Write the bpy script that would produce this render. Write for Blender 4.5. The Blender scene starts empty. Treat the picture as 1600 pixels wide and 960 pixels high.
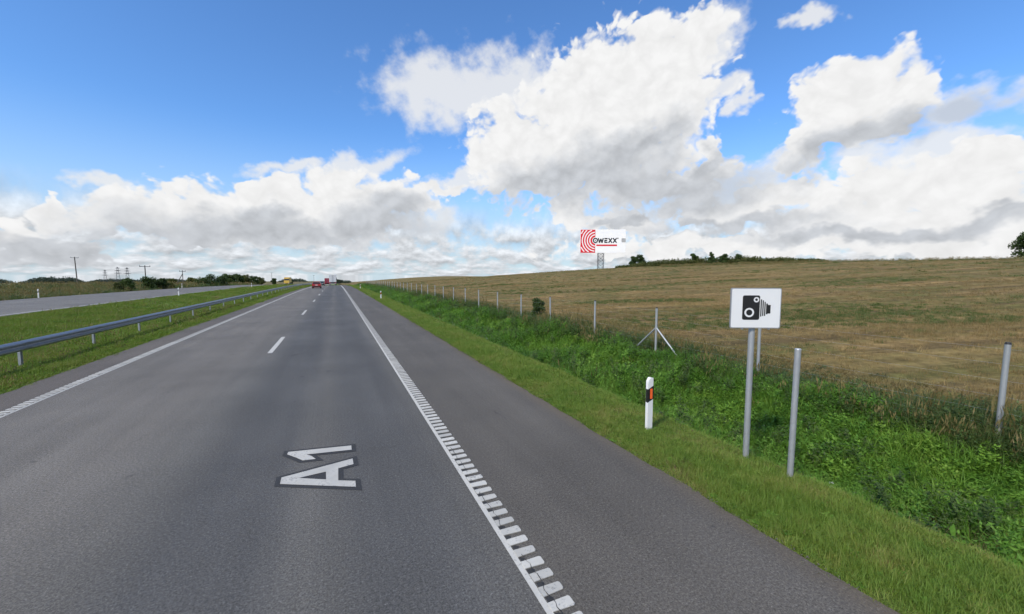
import bpy, bmesh, math, random
import numpy as np
from mathutils import Vector, Matrix, Euler

sc = bpy.context.scene
C = sc.collection
R_ = math.radians

# ------------------------------------------------------------------ camera
cam_d = bpy.data.cameras.new('camera')
cam = bpy.data.objects.new('camera', cam_d)
C.objects.link(cam)
cam_d.sensor_width = 36.0
cam_d.lens = 14.0625
cam_d.clip_start = 0.05
cam_d.clip_end = 30000
cam.location = (0, 0, 2.65)
cam.rotation_euler = (R_(90 - 4.483), 0, R_(-23.75))
sc.camera = cam

# ------------------------------------------------------------------ light
SUN_AZ, SUN_EL = -118.0, 44.0        # degrees clockwise from +Y (road direction), above the horizon
sc.view_settings.view_transform = 'Standard'
sc.view_settings.look = 'None'
sc.view_settings.exposure = 0.25
sc.view_settings.gamma = 1.0
sc.view_settings.use_curve_mapping = False

sun_d = bpy.data.lights.new('sun', 'SUN')
sun_d.energy = 3.1
sun_d.angle = R_(6.0)
sun_d.color = (1.0, 0.92, 0.79)
sun = bpy.data.objects.new('sun', sun_d)
C.objects.link(sun)
sv = Vector((math.sin(R_(SUN_AZ)) * math.cos(R_(SUN_EL)), math.cos(R_(SUN_AZ)) * math.cos(R_(SUN_EL)), math.sin(R_(SUN_EL))))
sun.rotation_euler = sv.to_track_quat('Z', 'Y').to_euler()
sun.location = (-60, -40, 80)

world = bpy.data.worlds.new('World')
sc.world = world
world.use_nodes = True
WN = world.node_tree
WN.nodes.clear()


class NB:
    """tiny node-building helper"""
    def __init__(s, nt):
        s.nt = nt

    def n(s, t, ins=None, **kw):
        nd = s.nt.nodes.new(t)
        for k, v in kw.items():
            setattr(nd, k, v)
        if ins:
            for k, v in ins.items():
                s.put(nd.inputs[k], v)
        return nd

    def put(s, sock, v):
        if isinstance(v, bpy.types.NodeSocket):
            s.nt.links.new(v, sock)
        elif isinstance(v, bpy.types.Node):
            s.nt.links.new(v.outputs[0], sock)
        else:
            sock.default_value = v

    def m(s, op, a, b=0.0, c=0.0, clamp=False):
        nd = s.nt.nodes.new('ShaderNodeMath')
        nd.operation = op
        nd.use_clamp = clamp
        s.put(nd.inputs[0], a)
        s.put(nd.inputs[1], b)
        s.put(nd.inputs[2], c)
        return nd.outputs[0]

    def vm(s, op, a, b=None, scale=None):
        nd = s.nt.nodes.new('ShaderNodeVectorMath')
        nd.operation = op
        s.put(nd.inputs[0], a)
        if b is not None:
            s.put(nd.inputs[1], b)
        if scale is not None:
            s.put(nd.inputs[3], scale)
        return nd.outputs[1] if op in ('LENGTH', 'DOT_PRODUCT', 'DISTANCE') else nd.outputs[0]

    def step(s, x, lo, hi, a=0.0, b=1.0, smooth=True):
        nd = s.nt.nodes.new('ShaderNodeMapRange')
        nd.interpolation_type = 'SMOOTHSTEP' if smooth else 'LINEAR'
        s.put(nd.inputs[0], x)
        for i, v in enumerate((lo, hi, a, b)):
            s.put(nd.inputs[i + 1], v)
        return nd.outputs[0]

    def mix(s, f, a, b, blend='MIX'):
        nd = s.nt.nodes.new('ShaderNodeMix')
        nd.data_type = 'RGBA'
        nd.blend_type = blend
        s.put(nd.inputs[0], f)
        for i, v in ((6, a), (7, b)):
            if isinstance(v, (tuple, list)) and len(v) == 3:
                v = (*v, 1)
            s.put(nd.inputs[i], v)
        return nd.outputs[2]

    def noise(s, vec, scale, detail=3.0, rough=0.5, color=False, dim='3D', dist=0.0):
        nd = s.nt.nodes.new('ShaderNodeTexNoise')
        nd.noise_dimensions = dim
        s.put(nd.inputs['Vector'], vec)
        nd.inputs['Scale'].default_value = scale
        nd.inputs['Detail'].default_value = detail
        nd.inputs['Roughness'].default_value = rough
        nd.inputs['Distortion'].default_value = dist
        return nd.outputs['Color'] if color else nd.outputs[0]


# cloud masses as ellipses on the sky dome: azimuth, elevation, half-length, half-height, tilt (degrees)
HARD = [(35.1,22.2,13.1,8.3,18), (42.4,25.9,8.1,4.6,10), (47.2,27.2,4.6,3.7,17), (28.2,17.3,10.3,5.9,8), (22.4,15.7,5.5,5.0,0), (22.9,19.6,4.4,4.6,0),
    (36.9,16.1,14.0,6.2,6), (45.6,20.8,5.4,4.8,-8), (49.9,15.3,2.2,2.0,-7), (26.4,12.8,8.4,3.2,-1), (41.2,11.9,12.1,3.2,1), (49.6,13.5,4.0,2.6,-6),
    (65.0,18.6,4.6,3.3,-3), (60.9,17.5,4.2,3.9,5), (58.5,14.4,3.5,3.6,26), (68.3,17.6,2.3,1.9,-16), (63.4,15.4,5.3,2.7,6), (57.2,9.0,5.8,2.8,12),
    (64.6,8.8,6.3,2.8,12), (68.1,9.6,4.3,2.0,4), (72.2,8.6,6.3,3.4,2), (74.0,9.9,5.7,2.3,4), (67.2,5.9,14.7,3.0,-1), (52.6,7.9,9.3,2.6,1),
    (56.1,3.5,27.1,1.8,-2), (71.8,2.5,13.6,1.3,-3), (32.3,8.7,5.1,2.6,-1), (40.0,7.1,5.8,2.0,-2), (-24.1,5.2,2.1,2.0,6), (-27.1,3.4,2.7,1.6,4),
    (-25.9,2.1,5.4,1.5,2), (-20.6,7.2,1.1,1.5,7), (-19.2,5.9,3.7,2.6,5), (-16.5,6.9,3.3,2.4,6), (-12.8,6.7,6.6,3.4,5), (-6.4,10.1,3.0,2.5,6),
    (-7.2,7.8,7.5,3.4,4), (0.0,10.5,7.3,3.7,13), (6.7,10.1,7.6,2.9,7), (-1.6,7.0,11.8,3.3,3), (14.0,11.4,3.9,1.1,10), (-9.2,4.8,13.5,1.8,3)]
SOFT = [(13.3,23.7,8.1,4.2,4), (18.5,23.6,8.7,3.9,2), (23.7,24.8,7.9,3.5,0), (3.2,13.8,6.8,1.8,16), (71.2,15.5,4.4,1.7,-5), (49.0,27.0,4.2,2.8,28),
    (50.0,21.2,2.7,1.4,10), (59.6,26.1,2.0,0.8,4), (52.1,19.8,1.5,0.9,-10), (69.1,12.1,6.9,1.8,5), (16.6,13.6,6.2,1.5,25), (-20.9,8.8,2.0,0.9,-12),
    (-4.9,13.3,4.2,1.0,7), (50.4,10.4,9.2,3.1,6), (11.3,7.5,5.2,2.4,2)]
DARK = [(32.7,12.7,14.5,4.0,8), (41.8,16.9,6.1,3.0,19), (45.2,10.8,11.5,4.0,4), (49.6,14.2,4.1,1.7,20), (61.1,13.6,4.8,2.2,17), (65.2,14.7,4.8,1.8,7),
    (71.4,15.2,3.6,1.4,-5), (-6.6,5.1,15.5,2.3,3), (-17.3,3.6,7.3,1.8,3), (6.2,6.8,8.2,2.3,2), (-25.9,1.5,7.0,1.5,2), (66.3,4.4,13.0,1.0,2),
    (51.3,6.1,12.0,1.3,4), (73.9,5.0,4.4,0.8,2), (7.9,8.3,5.0,2.5,2), (39.6,7.4,5.0,0.9,8), (-8.5,7.3,3.2,1.6,5), (-12.9,5.5,4.7,1.6,4),
    (-24.2,2.8,3.7,0.8,3)]



def build_sky():
    b = NB(WN)
    dirv = b.n('ShaderNodeTexCoord').outputs['Generated']
    sep = b.n('ShaderNodeSeparateXYZ', {0: dirv})
    x, y, z = sep.outputs
    az = b.m('MULTIPLY', b.m('ARCTAN2', x, y), 57.29578)
    el = b.m('MULTIPLY', b.m('ARCSINE', z), 57.29578)
    p = b.n('ShaderNodeCombineXYZ', {0: az, 1: el, 2: 1.0}).outputs[0]
    ca, sa = math.cos(R_(33)), math.sin(R_(33))      # turned so that the noise lattice never lines up with the horizon
    q = b.n('ShaderNodeCombineXYZ', {0: b.vm('DOT_PRODUCT', p, (ca, sa * 1.25, 0)), 1: b.vm('DOT_PRODUCT', p, (-sa, ca * 1.25, 0)), 2: 0.0}).outputs[0]
    w1 = b.vm('SUBTRACT', b.noise(q, 0.16, 4, 0.55, color=True, dim='2D'), (0.5, 0.5, 0.0))
    pw = b.vm('ADD', p, b.vm('MULTIPLY', w1, (9.0, 6.0, 0.0)))

    def union(pts, vec, k):
        """smooth union of ellipses -> 1 in the middle, 0 on the rim, negative outside"""
        acc = None
        for (a, e, ra, rb, t) in pts:
            if abs(t) < 6:
                u = b.n('ShaderNodeVectorMath', operation='MULTIPLY_ADD')
                b.put(u.inputs[0], vec)
                u.inputs[1].default_value = (1 / ra, 1 / rb, 0)
                u.inputs[2].default_value = (-a / ra, -e / rb, 0)
                r2 = b.vm('DOT_PRODUCT', u.outputs[0], u.outputs[0])
            else:
                c, s = math.cos(R_(t)), math.sin(R_(t))
                u = b.vm('DOT_PRODUCT', vec, (c / ra, s / ra, -(c * a + s * e) / ra))
                v = b.vm('DOT_PRODUCT', vec, (-s / rb, c / rb, -(-s * a + c * e) / rb))
                r2 = b.m('MULTIPLY_ADD', u, u, b.m('MULTIPLY', v, v))
            acc = r2 if acc is None else b.m('SMOOTH_MIN', acc, r2, k)
        return b.m('SUBTRACT', 1.0, b.m('SQRT', b.m('MAXIMUM', acc, 0.0)))

    hard = union(HARD, pw, 0.35)
    soft = union(SOFT, pw, 0.3)
    dark = union(DARK, pw, 0.5)
    # elsewhere on the dome the same kind of cumulus goes on
    out = b.m('MAXIMUM', b.m('MAXIMUM', b.step(az, -30, -48), b.step(az, 80, 98)), b.step(el, 36, 48))
    gen = b.m('MULTIPLY', b.m('SUBTRACT', b.noise(dirv, 2.1, 3, 0.5), 0.53), 5.0)
    gen = b.m('SUBTRACT', gen, b.m('MULTIPLY', b.m('SUBTRACT', 1.0, out), 6.0))
    hard = b.m('MAXIMUM', hard, gen)
    dark = b.m('MAXIMUM', dark, b.m('SUBTRACT', gen, 0.7))

    fine = b.noise(q, 0.36, 7, 0.53, dim='2D')
    # billows: the same noise one step towards the sun (up and to the left) gives the lit side
    b1 = b.noise(q, 0.26, 5, 0.5, dim='2D')
    b2 = b.noise(b.vm('ADD', q, (-0.1, 1.1, 0.0)), 0.26, 5, 0.5, dim='2D')
    qv = b.vm('ADD', q, b.vm('MULTIPLY', w1, (4.0, 4.0, 0.0)))
    vo = b.n('ShaderNodeTexVoronoi', {0: qv}, feature='SMOOTH_F1', voronoi_dimensions='2D')
    vo.inputs['Scale'].default_value = 0.42
    vo.inputs['Detail'].default_value = 2.0
    vo.inputs['Roughness'].default_value = 0.5
    vo.inputs['Smoothness'].default_value = 0.35
    puff = b.m('SUBTRACT', 0.42, vo.outputs['Distance'])
    fl = b.m('SUBTRACT', fine, 0.5)
    hf = b.m('MULTIPLY_ADD', puff, 0.5, b.m('MULTIPLY_ADD', fl, 0.38, b.m('ADD', hard, 0.12)))
    # crisp cauliflower tops on the sunny side, ragged elsewhere
    crisp = b.step(b1, 0.35, 0.65, 0.42, 0.18)
    a_h = b.step(hf, -0.10, b.m('ADD', crisp, -0.06))
    sf = b.m('MULTIPLY_ADD', fl, 1.1, soft)
    a_s = b.m('MULTIPLY', b.step(sf, -0.3, 0.55), 0.88)
    df = b.m('ADD', b.m('MULTIPLY_ADD', fl, 0.35, dark), b.m('MULTIPLY', b.m('SUBTRACT', b1, 0.5), 0.6))
    d = b.step(df, -0.4, 0.6)
    # small rows of cumulus down to the horizon
    zz = b.m('ADD', b.m('MAXIMUM', z, 0.0), 0.09)
    pl = b.n('ShaderNodeCombineXYZ', {0: b.m('MULTIPLY', az, 0.16), 1: b.m('DIVIDE', 0.36, zz), 2: 0.0}).outputs[0]
    ln1 = b.noise(pl, 1.7, 5, 0.55, dim='2D')
    ln2 = b.noise(b.vm('ADD', pl, (-0.03, -0.16, 0)), 1.7, 4, 0.55, dim='2D')
    a_l = b.m('MULTIPLY', b.step(ln1, 0.30, 0.56, 0.25, 1.0), b.step(el, 10.5, 4.5))
    l_sh = b.m('ADD', 0.72, b.m('MULTIPLY', b.m('SUBTRACT', ln1, ln2), 1.1))

    sky = b.n('ShaderNodeTexSky', sky_type='NISHITA', sun_disc=False)
    sky.sun_elevation = R_(SUN_EL)
    sky.sun_rotation = R_(SUN_AZ)
    sky.altitude = 100
    sky.air_density = 1.0
    sky.dust_density = 0.4
    sky.ozone_density = 2.0
    K = 6.4                                     # cloud radiance, before the background strength
    relief = b.m('MULTIPLY', b.m('SUBTRACT', b1, b2), 0.15)
    rim = b.m('MULTIPLY', b.step(hf, 0.35, 0.0), 0.03)
    lum = b.m('MINIMUM', b.m('ADD', b.m('ADD', 0.925, relief), b.m('MULTIPLY_ADD', puff, 0.10, rim)), 0.94)
    lum = b.m('SUBTRACT', lum, b.m('MULTIPLY', d, b.m('MULTIPLY_ADD', relief, -1.0, 0.275)))
    lum = b.m('MULTIPLY', lum, K)
    cc = b.mix(1.0, b.mix(d, (1.0, 1.0, 1.0), (0.92, 0.96, 1.02)), lum, 'MULTIPLY')
    cs = b.mix(1.0, b.mix(d, (0.98, 0.99, 1.0), (0.9, 0.95, 1.02)), b.m('MULTIPLY', b.m('SUBTRACT', 0.87, b.m('MULTIPLY', d, 0.2)), K), 'MULTIPLY')
    cl = b.mix(1.0, (0.94, 0.985, 1.04), b.m('MULTIPLY', l_sh, K), 'MULTIPLY')
    base = b.mix(1.0, sky.outputs[0], (0.66, 1.0, 1.36), 'MULTIPLY')
    base = b.mix(b.m('MULTIPLY', b.step(el, 19.0, 0.0), 0.72), base, (3.6, 4.5, 5.25))
    c = b.mix(a_l, base, cl)
    c = b.mix(a_s, c, cs)
    c = b.mix(a_h, c, cc)
    # below the horizon: nothing but what the land reflects
    c = b.mix(b.step(el, -0.6, -3.0), c, (0.8, 0.85, 0.6))
    bg = b.n('ShaderNodeBackground', {0: c, 1: 0.13})
    o = b.n('ShaderNodeOutputWorld')
    WN.links.new(bg.outputs[0], o.inputs[0])
    world.cycles.sampling_method = 'NONE'


build_sky()

# ------------------------------------------------------------------ helpers
rng = np.random.default_rng(7)
random.seed(7)


def link(name, mesh, mat=None, parent=None):
    o = bpy.data.objects.new(name, mesh)
    C.objects.link(o)
    if mat is not None and mesh is not None:
        if not mesh.materials:
            mesh.materials.append(mat)
    if parent is not None:
        o.parent = parent
    return o


def tag(o, label=None, cat=None, group=None, kind=None):
    if label: o['label'] = label
    if cat: o['category'] = cat
    if group: o['group'] = group
    if kind: o['kind'] = kind
    return o


def thing(name, label, cat, loc=(0, 0, 0), rz=0.0, group=None):
    o = bpy.data.objects.new(name, None)
    C.objects.link(o)
    o.empty_display_size = 0.2
    o.location = loc
    o.rotation_euler = (0, 0, rz)
    return tag(o, label, cat, group)


def pydata(name, v, f, mat=None, parent=None, smooth=False):
    me = bpy.data.meshes.new(name)
    me.from_pydata([tuple(map(float, q)) for q in v], [], [tuple(map(int, q)) for q in f])
    if smooth:
        me.polygons.foreach_set('use_smooth', [True] * len(me.polygons))
    me.update()
    return link(name, me, mat, parent)


def npmesh(name, v, f, smooth=False):
    """fast mesh from numpy arrays; f is (n,k) with one k"""
    v = np.asarray(v, np.float32); f = np.asarray(f, np.int32)
    me = bpy.data.meshes.new(name)
    me.vertices.add(len(v)); me.vertices.foreach_set('co', v.ravel())
    n, k = f.shape
    me.loops.add(n * k); me.loops.foreach_set('vertex_index', f.ravel())
    me.polygons.add(n); me.polygons.foreach_set('loop_start', np.arange(0, n * k, k, dtype=np.int32))
    if smooth:
        me.polygons.foreach_set('use_smooth', np.ones(n, bool))
    me.update(calc_edges=True)
    return me


class MB:
    """collects simple solids into one mesh"""
    def __init__(s):
        s.v = []; s.f = []

    def add(s, v, f):
        o = len(s.v)
        s.v += [tuple(q) for q in v]
        s.f += [tuple(i + o for i in q) for q in f]
        return s

    def box(s, c, d, rot=None, taper=1.0):
        pts = []
        for sz in (-1, 1):
            t = taper if sz > 0 else 1.0
            for sx, sy in ((-1, -1), (1, -1), (1, 1), (-1, 1)):
                p = Vector((sx * d[0] / 2 * t, sy * d[1] / 2 * t, sz * d[2] / 2))
                if rot is not None: p.rotate(rot)
                pts.append(p + Vector(c))
        return s.add(pts, [(3, 2, 1, 0), (4, 5, 6, 7), (0, 1, 5, 4), (1, 2, 6, 5), (2, 3, 7, 6), (3, 0, 4, 7)])

    def tube(s, a, b, r0, r1=None, n=10, caps=True):
        r1 = r0 if r1 is None else r1
        a = Vector(a); b = Vector(b); d = (b - a).normalized()
        u = d.orthogonal().normalized(); w = d.cross(u)
        pts = []
        for q, r in ((a, r0), (b, r1)):
            for i in range(n):
                t = 2 * math.pi * i / n
                pts.append(q + u * (math.cos(t) * r) + w * (math.sin(t) * r))
        fs = [(i, (i + 1) % n, n + (i + 1) % n, n + i) for i in range(n)]
        if caps:
            fs += [tuple(range(n - 1, -1, -1)), tuple(range(n, 2 * n))]
        return s.add(pts, fs)

    def prism(s, poly, h, fr):
        """poly: 2-D outline; fr(u, v, w) -> 3-D; extruded w from 0 to h"""
        n = len(poly)
        pts = [fr(u, v, 0) for u, v in poly] + [fr(u, v, h) for u, v in poly]
        fs = [(i, (i + 1) % n, n + (i + 1) % n, n + i) for i in range(n)]
        fs += [tuple(range(n - 1, -1, -1)), tuple(range(n, 2 * n))]
        return s.add(pts, fs)

    def mesh(s, name, bevel=0.0, smooth=False, recalc=True):
        bm = bmesh.new()
        vs = [bm.verts.new(q) for q in s.v]
        for q in s.f:
            try: bm.faces.new([vs[i] for i in q])
            except ValueError: pass
        if recalc:
            bmesh.ops.recalc_face_normals(bm, faces=bm.faces)
        if bevel:
            bmesh.ops.bevel(bm, geom=[e for e in bm.edges if len(e.link_faces) == 2 and e.calc_face_angle(0) > 0.6], offset=bevel, segments=2, affect='EDGES', clamp_overlap=True)
        me = bpy.data.meshes.new(name)
        bm.to_mesh(me); bm.free()
        if smooth:
            for p_ in me.polygons: p_.use_smooth = True
            me.set_sharp_from_angle(angle=R_(40))
        return me

    def build(s, name, mat, parent=None, bevel=0.0, smooth=False):
        return link(name, s.mesh(name, bevel, smooth), mat, parent)


def flat_shape(name, loops, depth=0.0, offset=0.0):
    """filled 2-D outline(s), holes included, as a mesh in XY with thickness 2*depth"""
    cu = bpy.data.curves.new(name, 'CURVE')
    cu.dimensions = '2D'; cu.fill_mode = 'BOTH'; cu.extrude = depth; cu.offset = offset
    for lp in loops:
        sp = cu.splines.new('POLY'); sp.points.add(len(lp) - 1)
        for q, (a, b_) in zip(sp.points, lp): q.co = (a, b_, 0, 1)
        sp.use_cyclic_u = True
    o = bpy.data.objects.new(name, cu)
    C.objects.link(o)
    dg = bpy.context.evaluated_depsgraph_get()
    me = bpy.data.meshes.new_from_object(o.evaluated_get(dg))
    bpy.data.objects.remove(o); bpy.data.curves.remove(cu)
    me.name = name
    return me


def circle(cx, cy, r, n=28):
    return [(cx + r * math.cos(2 * math.pi * i / n), cy + r * math.sin(2 * math.pi * i / n)) for i in range(n)]


def rrect(x0, y0, x1, y1, r, n=5):
    out = []
    for cx, cy, a0 in ((x1 - r, y1 - r, 0), (x0 + r, y1 - r, 90), (x0 + r, y0 + r, 180), (x1 - r, y0 + r, 270)):
        for i in range(n + 1):
            a = R_(a0 + 90 * i / n)
            out.append((cx + r * math.cos(a), cy + r * math.sin(a)))
    return out


# ------------------------------------------------------------------ materials
def mat(name, col, rough=0.6, metal=0.0, spec=0.5, var=0.0, vscale=3.0, bump=0.0, bscale=80.0, emit=None):
    m = bpy.data.materials.new(name); m.use_nodes = True
    nt = m.node_tree; b = NB(nt)
    bs = nt.nodes['Principled BSDF']
    bs.inputs['Roughness'].default_value = rough
    bs.inputs['Metallic'].default_value = metal
    bs.inputs['Specular IOR Level'].default_value = spec
    pos = b.n('ShaderNodeTexCoord').outputs['Object']
    if var:
        nz = b.noise(pos, vscale, 6, 0.6)
        c = b.mix(nz, tuple(q * (1 - var) for q in col), tuple(min(1, q * (1 + var)) for q in col))
        b.put(bs.inputs['Base Color'], c)
        b.put(bs.inputs['Roughness'], b.step(b.noise(pos, vscale * 3, 4), 0.3, 0.7, rough * .85, min(1, rough * 1.15)))
    else:
        bs.inputs['Base Color'].default_value = (*col, 1)
    if bump:
        bp = b.n('ShaderNodeBump', {'Height': b.noise(pos, bscale, 4, 0.6), 'Strength': bump, 'Distance': 0.01})
        b.put(bs.inputs['Normal'], bp.outputs[0])
    return m


def foliage_mat(name, cols, rough=0.55, transl=0.3, patch=0.35, bands=False):
    """cols: list of colours; picked by instance random and by patches over the ground"""
    m = bpy.data.materials.new(name); m.use_nodes = True
    nt = m.node_tree; b = NB(nt)
    bs = nt.nodes['Principled BSDF']; out = nt.nodes['Material Output']
    geo = b.n('ShaderNodeNewGeometry'); oi = b.n('ShaderNodeObjectInfo')
    pv = geo.outputs['Position']
    if bands:                                   # long strips, as the harvester left them
        rt = b.n('ShaderNodeMapping', {0: pv}); rt.inputs[2].default_value = (0, 0, R_(20))
        pv = b.vm('MULTIPLY', rt.outputs[0], (0.08, 1.0, 0))
    pn = b.noise(pv, patch, 5, 0.65)
    isl = geo.outputs['Random Per Island']
    t = b.m('ADD', b.m('MULTIPLY', oi.outputs['Random'], 0.35), b.m('MULTIPLY', b.step(pn, 0.3, 0.7), 0.4))
    t = b.m('ADD', t, b.m('MULTIPLY', isl, 0.25))
    rp = b.n('ShaderNodeValToRGB', {0: t})
    e = rp.color_ramp.elements
    while len(e) < len(cols): e.new(0.5)
    for i, c in enumerate(cols):
        e[i].position = 0.12 + 0.76 * i / (len(cols) - 1)
        e[i].color = (*c, 1)
    b.put(bs.inputs['Base Color'], rp.outputs[0])
    bs.inputs['Roughness'].default_value = rough
    bs.inputs['Specular IOR Level'].default_value = 0.25
    tr = b.n('ShaderNodeBsdfTranslucent', {0: b.mix(1.0, rp.outputs[0], (1.25, 1.2, 0.7), 'MULTIPLY')})
    ms = b.n('ShaderNodeMixShader', {0: transl, 1: bs.outputs[0], 2: tr.outputs[0]})
    nt.links.new(ms.outputs[0], out.inputs[0])
    return m


def asphalt_mat(name, main=True):
    m = bpy.data.materials.new(name); m.use_nodes = True
    nt = m.node_tree; b = NB(nt); bs = nt.nodes['Principled BSDF']
    pos = b.n('ShaderNodeNewGeometry').outputs['Position']
    sx = b.n('ShaderNodeSeparateXYZ', {0: pos}).outputs[0]
    lng = b.noise(b.vm('MULTIPLY', pos, (1.0, 0.05, 1.0)), 1.6, 4, 0.55)        # streaks along the road
    wob = b.m('ADD', sx, b.m('MULTIPLY', b.m('SUBTRACT', lng, 0.5), 0.7))
    agg = b.noise(pos, 64.0, 3, 0.8)
    agg2 = b.noise(pos, 33.0, 4, 0.65)
    big = b.noise(pos, 0.35, 4, 0.55)
    if main:
        c = b.mix(b.step(wob, 1.25, 1.75), (0.116, 0.111, 0.101), (0.097, 0.089, 0.078))       # lane / shoulder
        # wheel paths polished darker and bluer
        def band(c0, w):
            return b.step(b.m('ABSOLUTE', b.m('SUBTRACT', wob, c0)), w, w * 0.25)
        wp = b.m('MAXIMUM', b.m('MAXIMUM', band(-1.15, 1.15), band(0.55, 1.1)), b.m('MULTIPLY', b.m('MAXIMUM', band(-4.9, .6), band(-3.1, .6)), 0.25))
        c = b.mix(b.m('MULTIPLY', wp, 0.62), c, (0.061, 0.063, 0.066))
        c = b.mix(b.step(wob, -2.0, -3.2), c, (0.138, 0.128, 0.113))
        c = b.mix(b.step(wob, -5.9, -6.15), c, (0.108, 0.095, 0.082))
    else:
        c = (0.145, 0.138, 0.126, 1)
    c = b.mix(1.0, c, b.step(agg, 0.3, 0.7, 0.38, 1.62, smooth=False), 'MULTIPLY')
    c = b.mix(1.0, c, b.step(agg2, 0.3, 0.7, 0.68, 1.32, smooth=False), 'MULTIPLY')
    c = b.mix(1.0, c, b.step(big, 0.3, 0.7, 0.84, 1.16, smooth=False), 'MULTIPLY')
    c = b.mix(1.0, c, b.step(lng, 0.3, 0.7, 0.87, 1.13, smooth=False), 'MULTIPLY')
    # thin hairline cracks and a few stains
    st = b.step(b.noise(b.vm('MULTIPLY', pos, (1.0, 0.4, 1)), 0.8, 5, 0.6), 0.66, 0.78)
    c = b.mix(b.m('MULTIPLY', st, 0.35), c, (0.06, 0.06, 0.063))
    # hairline cracks, only here and there
    ck = b.n('ShaderNodeTexVoronoi', {0: b.vm('ADD', b.vm('MULTIPLY', pos, (1.0, 0.45, 1)), b.vm('MULTIPLY', b.noise(pos, 1.7, 4, 0.6, color=True), (0.7, 0.7, 0)))}, feature='DISTANCE_TO_EDGE')
    ck.inputs['Scale'].default_value = 0.55
    hair = b.m('MULTIPLY', b.step(ck.outputs['Distance'], 0.006, 0.002), b.step(b.noise(pos, 0.45, 3, 0.6), 0.58, 0.66))
    c = b.mix(b.m('MULTIPLY', hair, 0.6), c, (0.03, 0.03, 0.03))
    if main:
        # soil and grit washed on to the outer edge
        grit = b.m('MULTIPLY', b.step(b.m('ADD', sx, b.m('MULTIPLY', b.m('SUBTRACT', agg2, 0.5), 0.5)), 3.62, 3.98), b.step(big, 0.3, 0.6, 0.35, 1.0))
        c = b.mix(b.m('MULTIPLY', grit, 0.75), c, (0.125, 0.10, 0.07))
        spots = b.step(b.noise(pos, 2.6, 2, 0.4), 0.735, 0.76)
        c = b.mix(b.m('MULTIPLY', spots, 0.55), c, (0.035, 0.035, 0.036))
    # pale stone chips
    vo = b.n('ShaderNodeTexVoronoi', {0: pos}, feature='F1'); vo.inputs['Scale'].default_value = 70
    chip = b.m('MULTIPLY', b.step(vo.outputs['Distance'], 0.28, 0.18), b.step(agg2, 0.52, 0.66))
    c = b.mix(b.m('MULTIPLY', chip, 0.6), c, (0.30, 0.29, 0.28))
    b.put(bs.inputs['Base Color'], c)
    bs.inputs['Roughness'].default_value = 0.82
    bs.inputs['Specular IOR Level'].default_value = 0.35
    bp = b.n('ShaderNodeBump', {'Height': b.m('ADD', agg, b.m('MULTIPLY', agg2, 0.6)), 'Strength': 0.3, 'Distance': 0.005})
    b.put(bs.inputs['Normal'], bp.outputs[0])
    return m


def paint_mat(name, col=(0.52, 0.51, 0.47), wear=0.8):
    m = bpy.data.materials.new(name); m.use_nodes = True
    nt = m.node_tree; b = NB(nt); bs = nt.nodes['Principled BSDF']
    pos = b.n('ShaderNodeNewGeometry').outputs['Position']
    n1 = b.noise(pos, 30.0, 6, 0.7); n2 = b.noise(pos, 3.0, 4, 0.6)
    w = b.m('MULTIPLY', b.step(b.m('ADD', b.m('MULTIPLY', n1, 0.6), b.m('MULTIPLY', n2, 0.4)), 0.52, 0.64), wear)
    c = b.mix(w, col, (0.2, 0.2, 0.2))
    c = b.mix(1.0, c, b.step(n2, 0.3, 0.7, 0.85, 1.1, smooth=False), 'MULTIPLY')
    c = b.mix(1.0, c, b.step(b.n('ShaderNodeObjectInfo').outputs['Random'], 0.0, 1.0, 0.80, 1.05, smooth=False), 'MULTIPLY')
    b.put(bs.inputs['Base Color'], c)
    bs.inputs['Roughness'].default_value = 0.7
    bp = b.n('ShaderNodeBump', {'Height': b.noise(pos, 120.0, 3, 0.6), 'Strength': 0.3, 'Distance': 0.003})
    b.put(bs.inputs['Normal'], bp.outputs[0])
    return m


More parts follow.
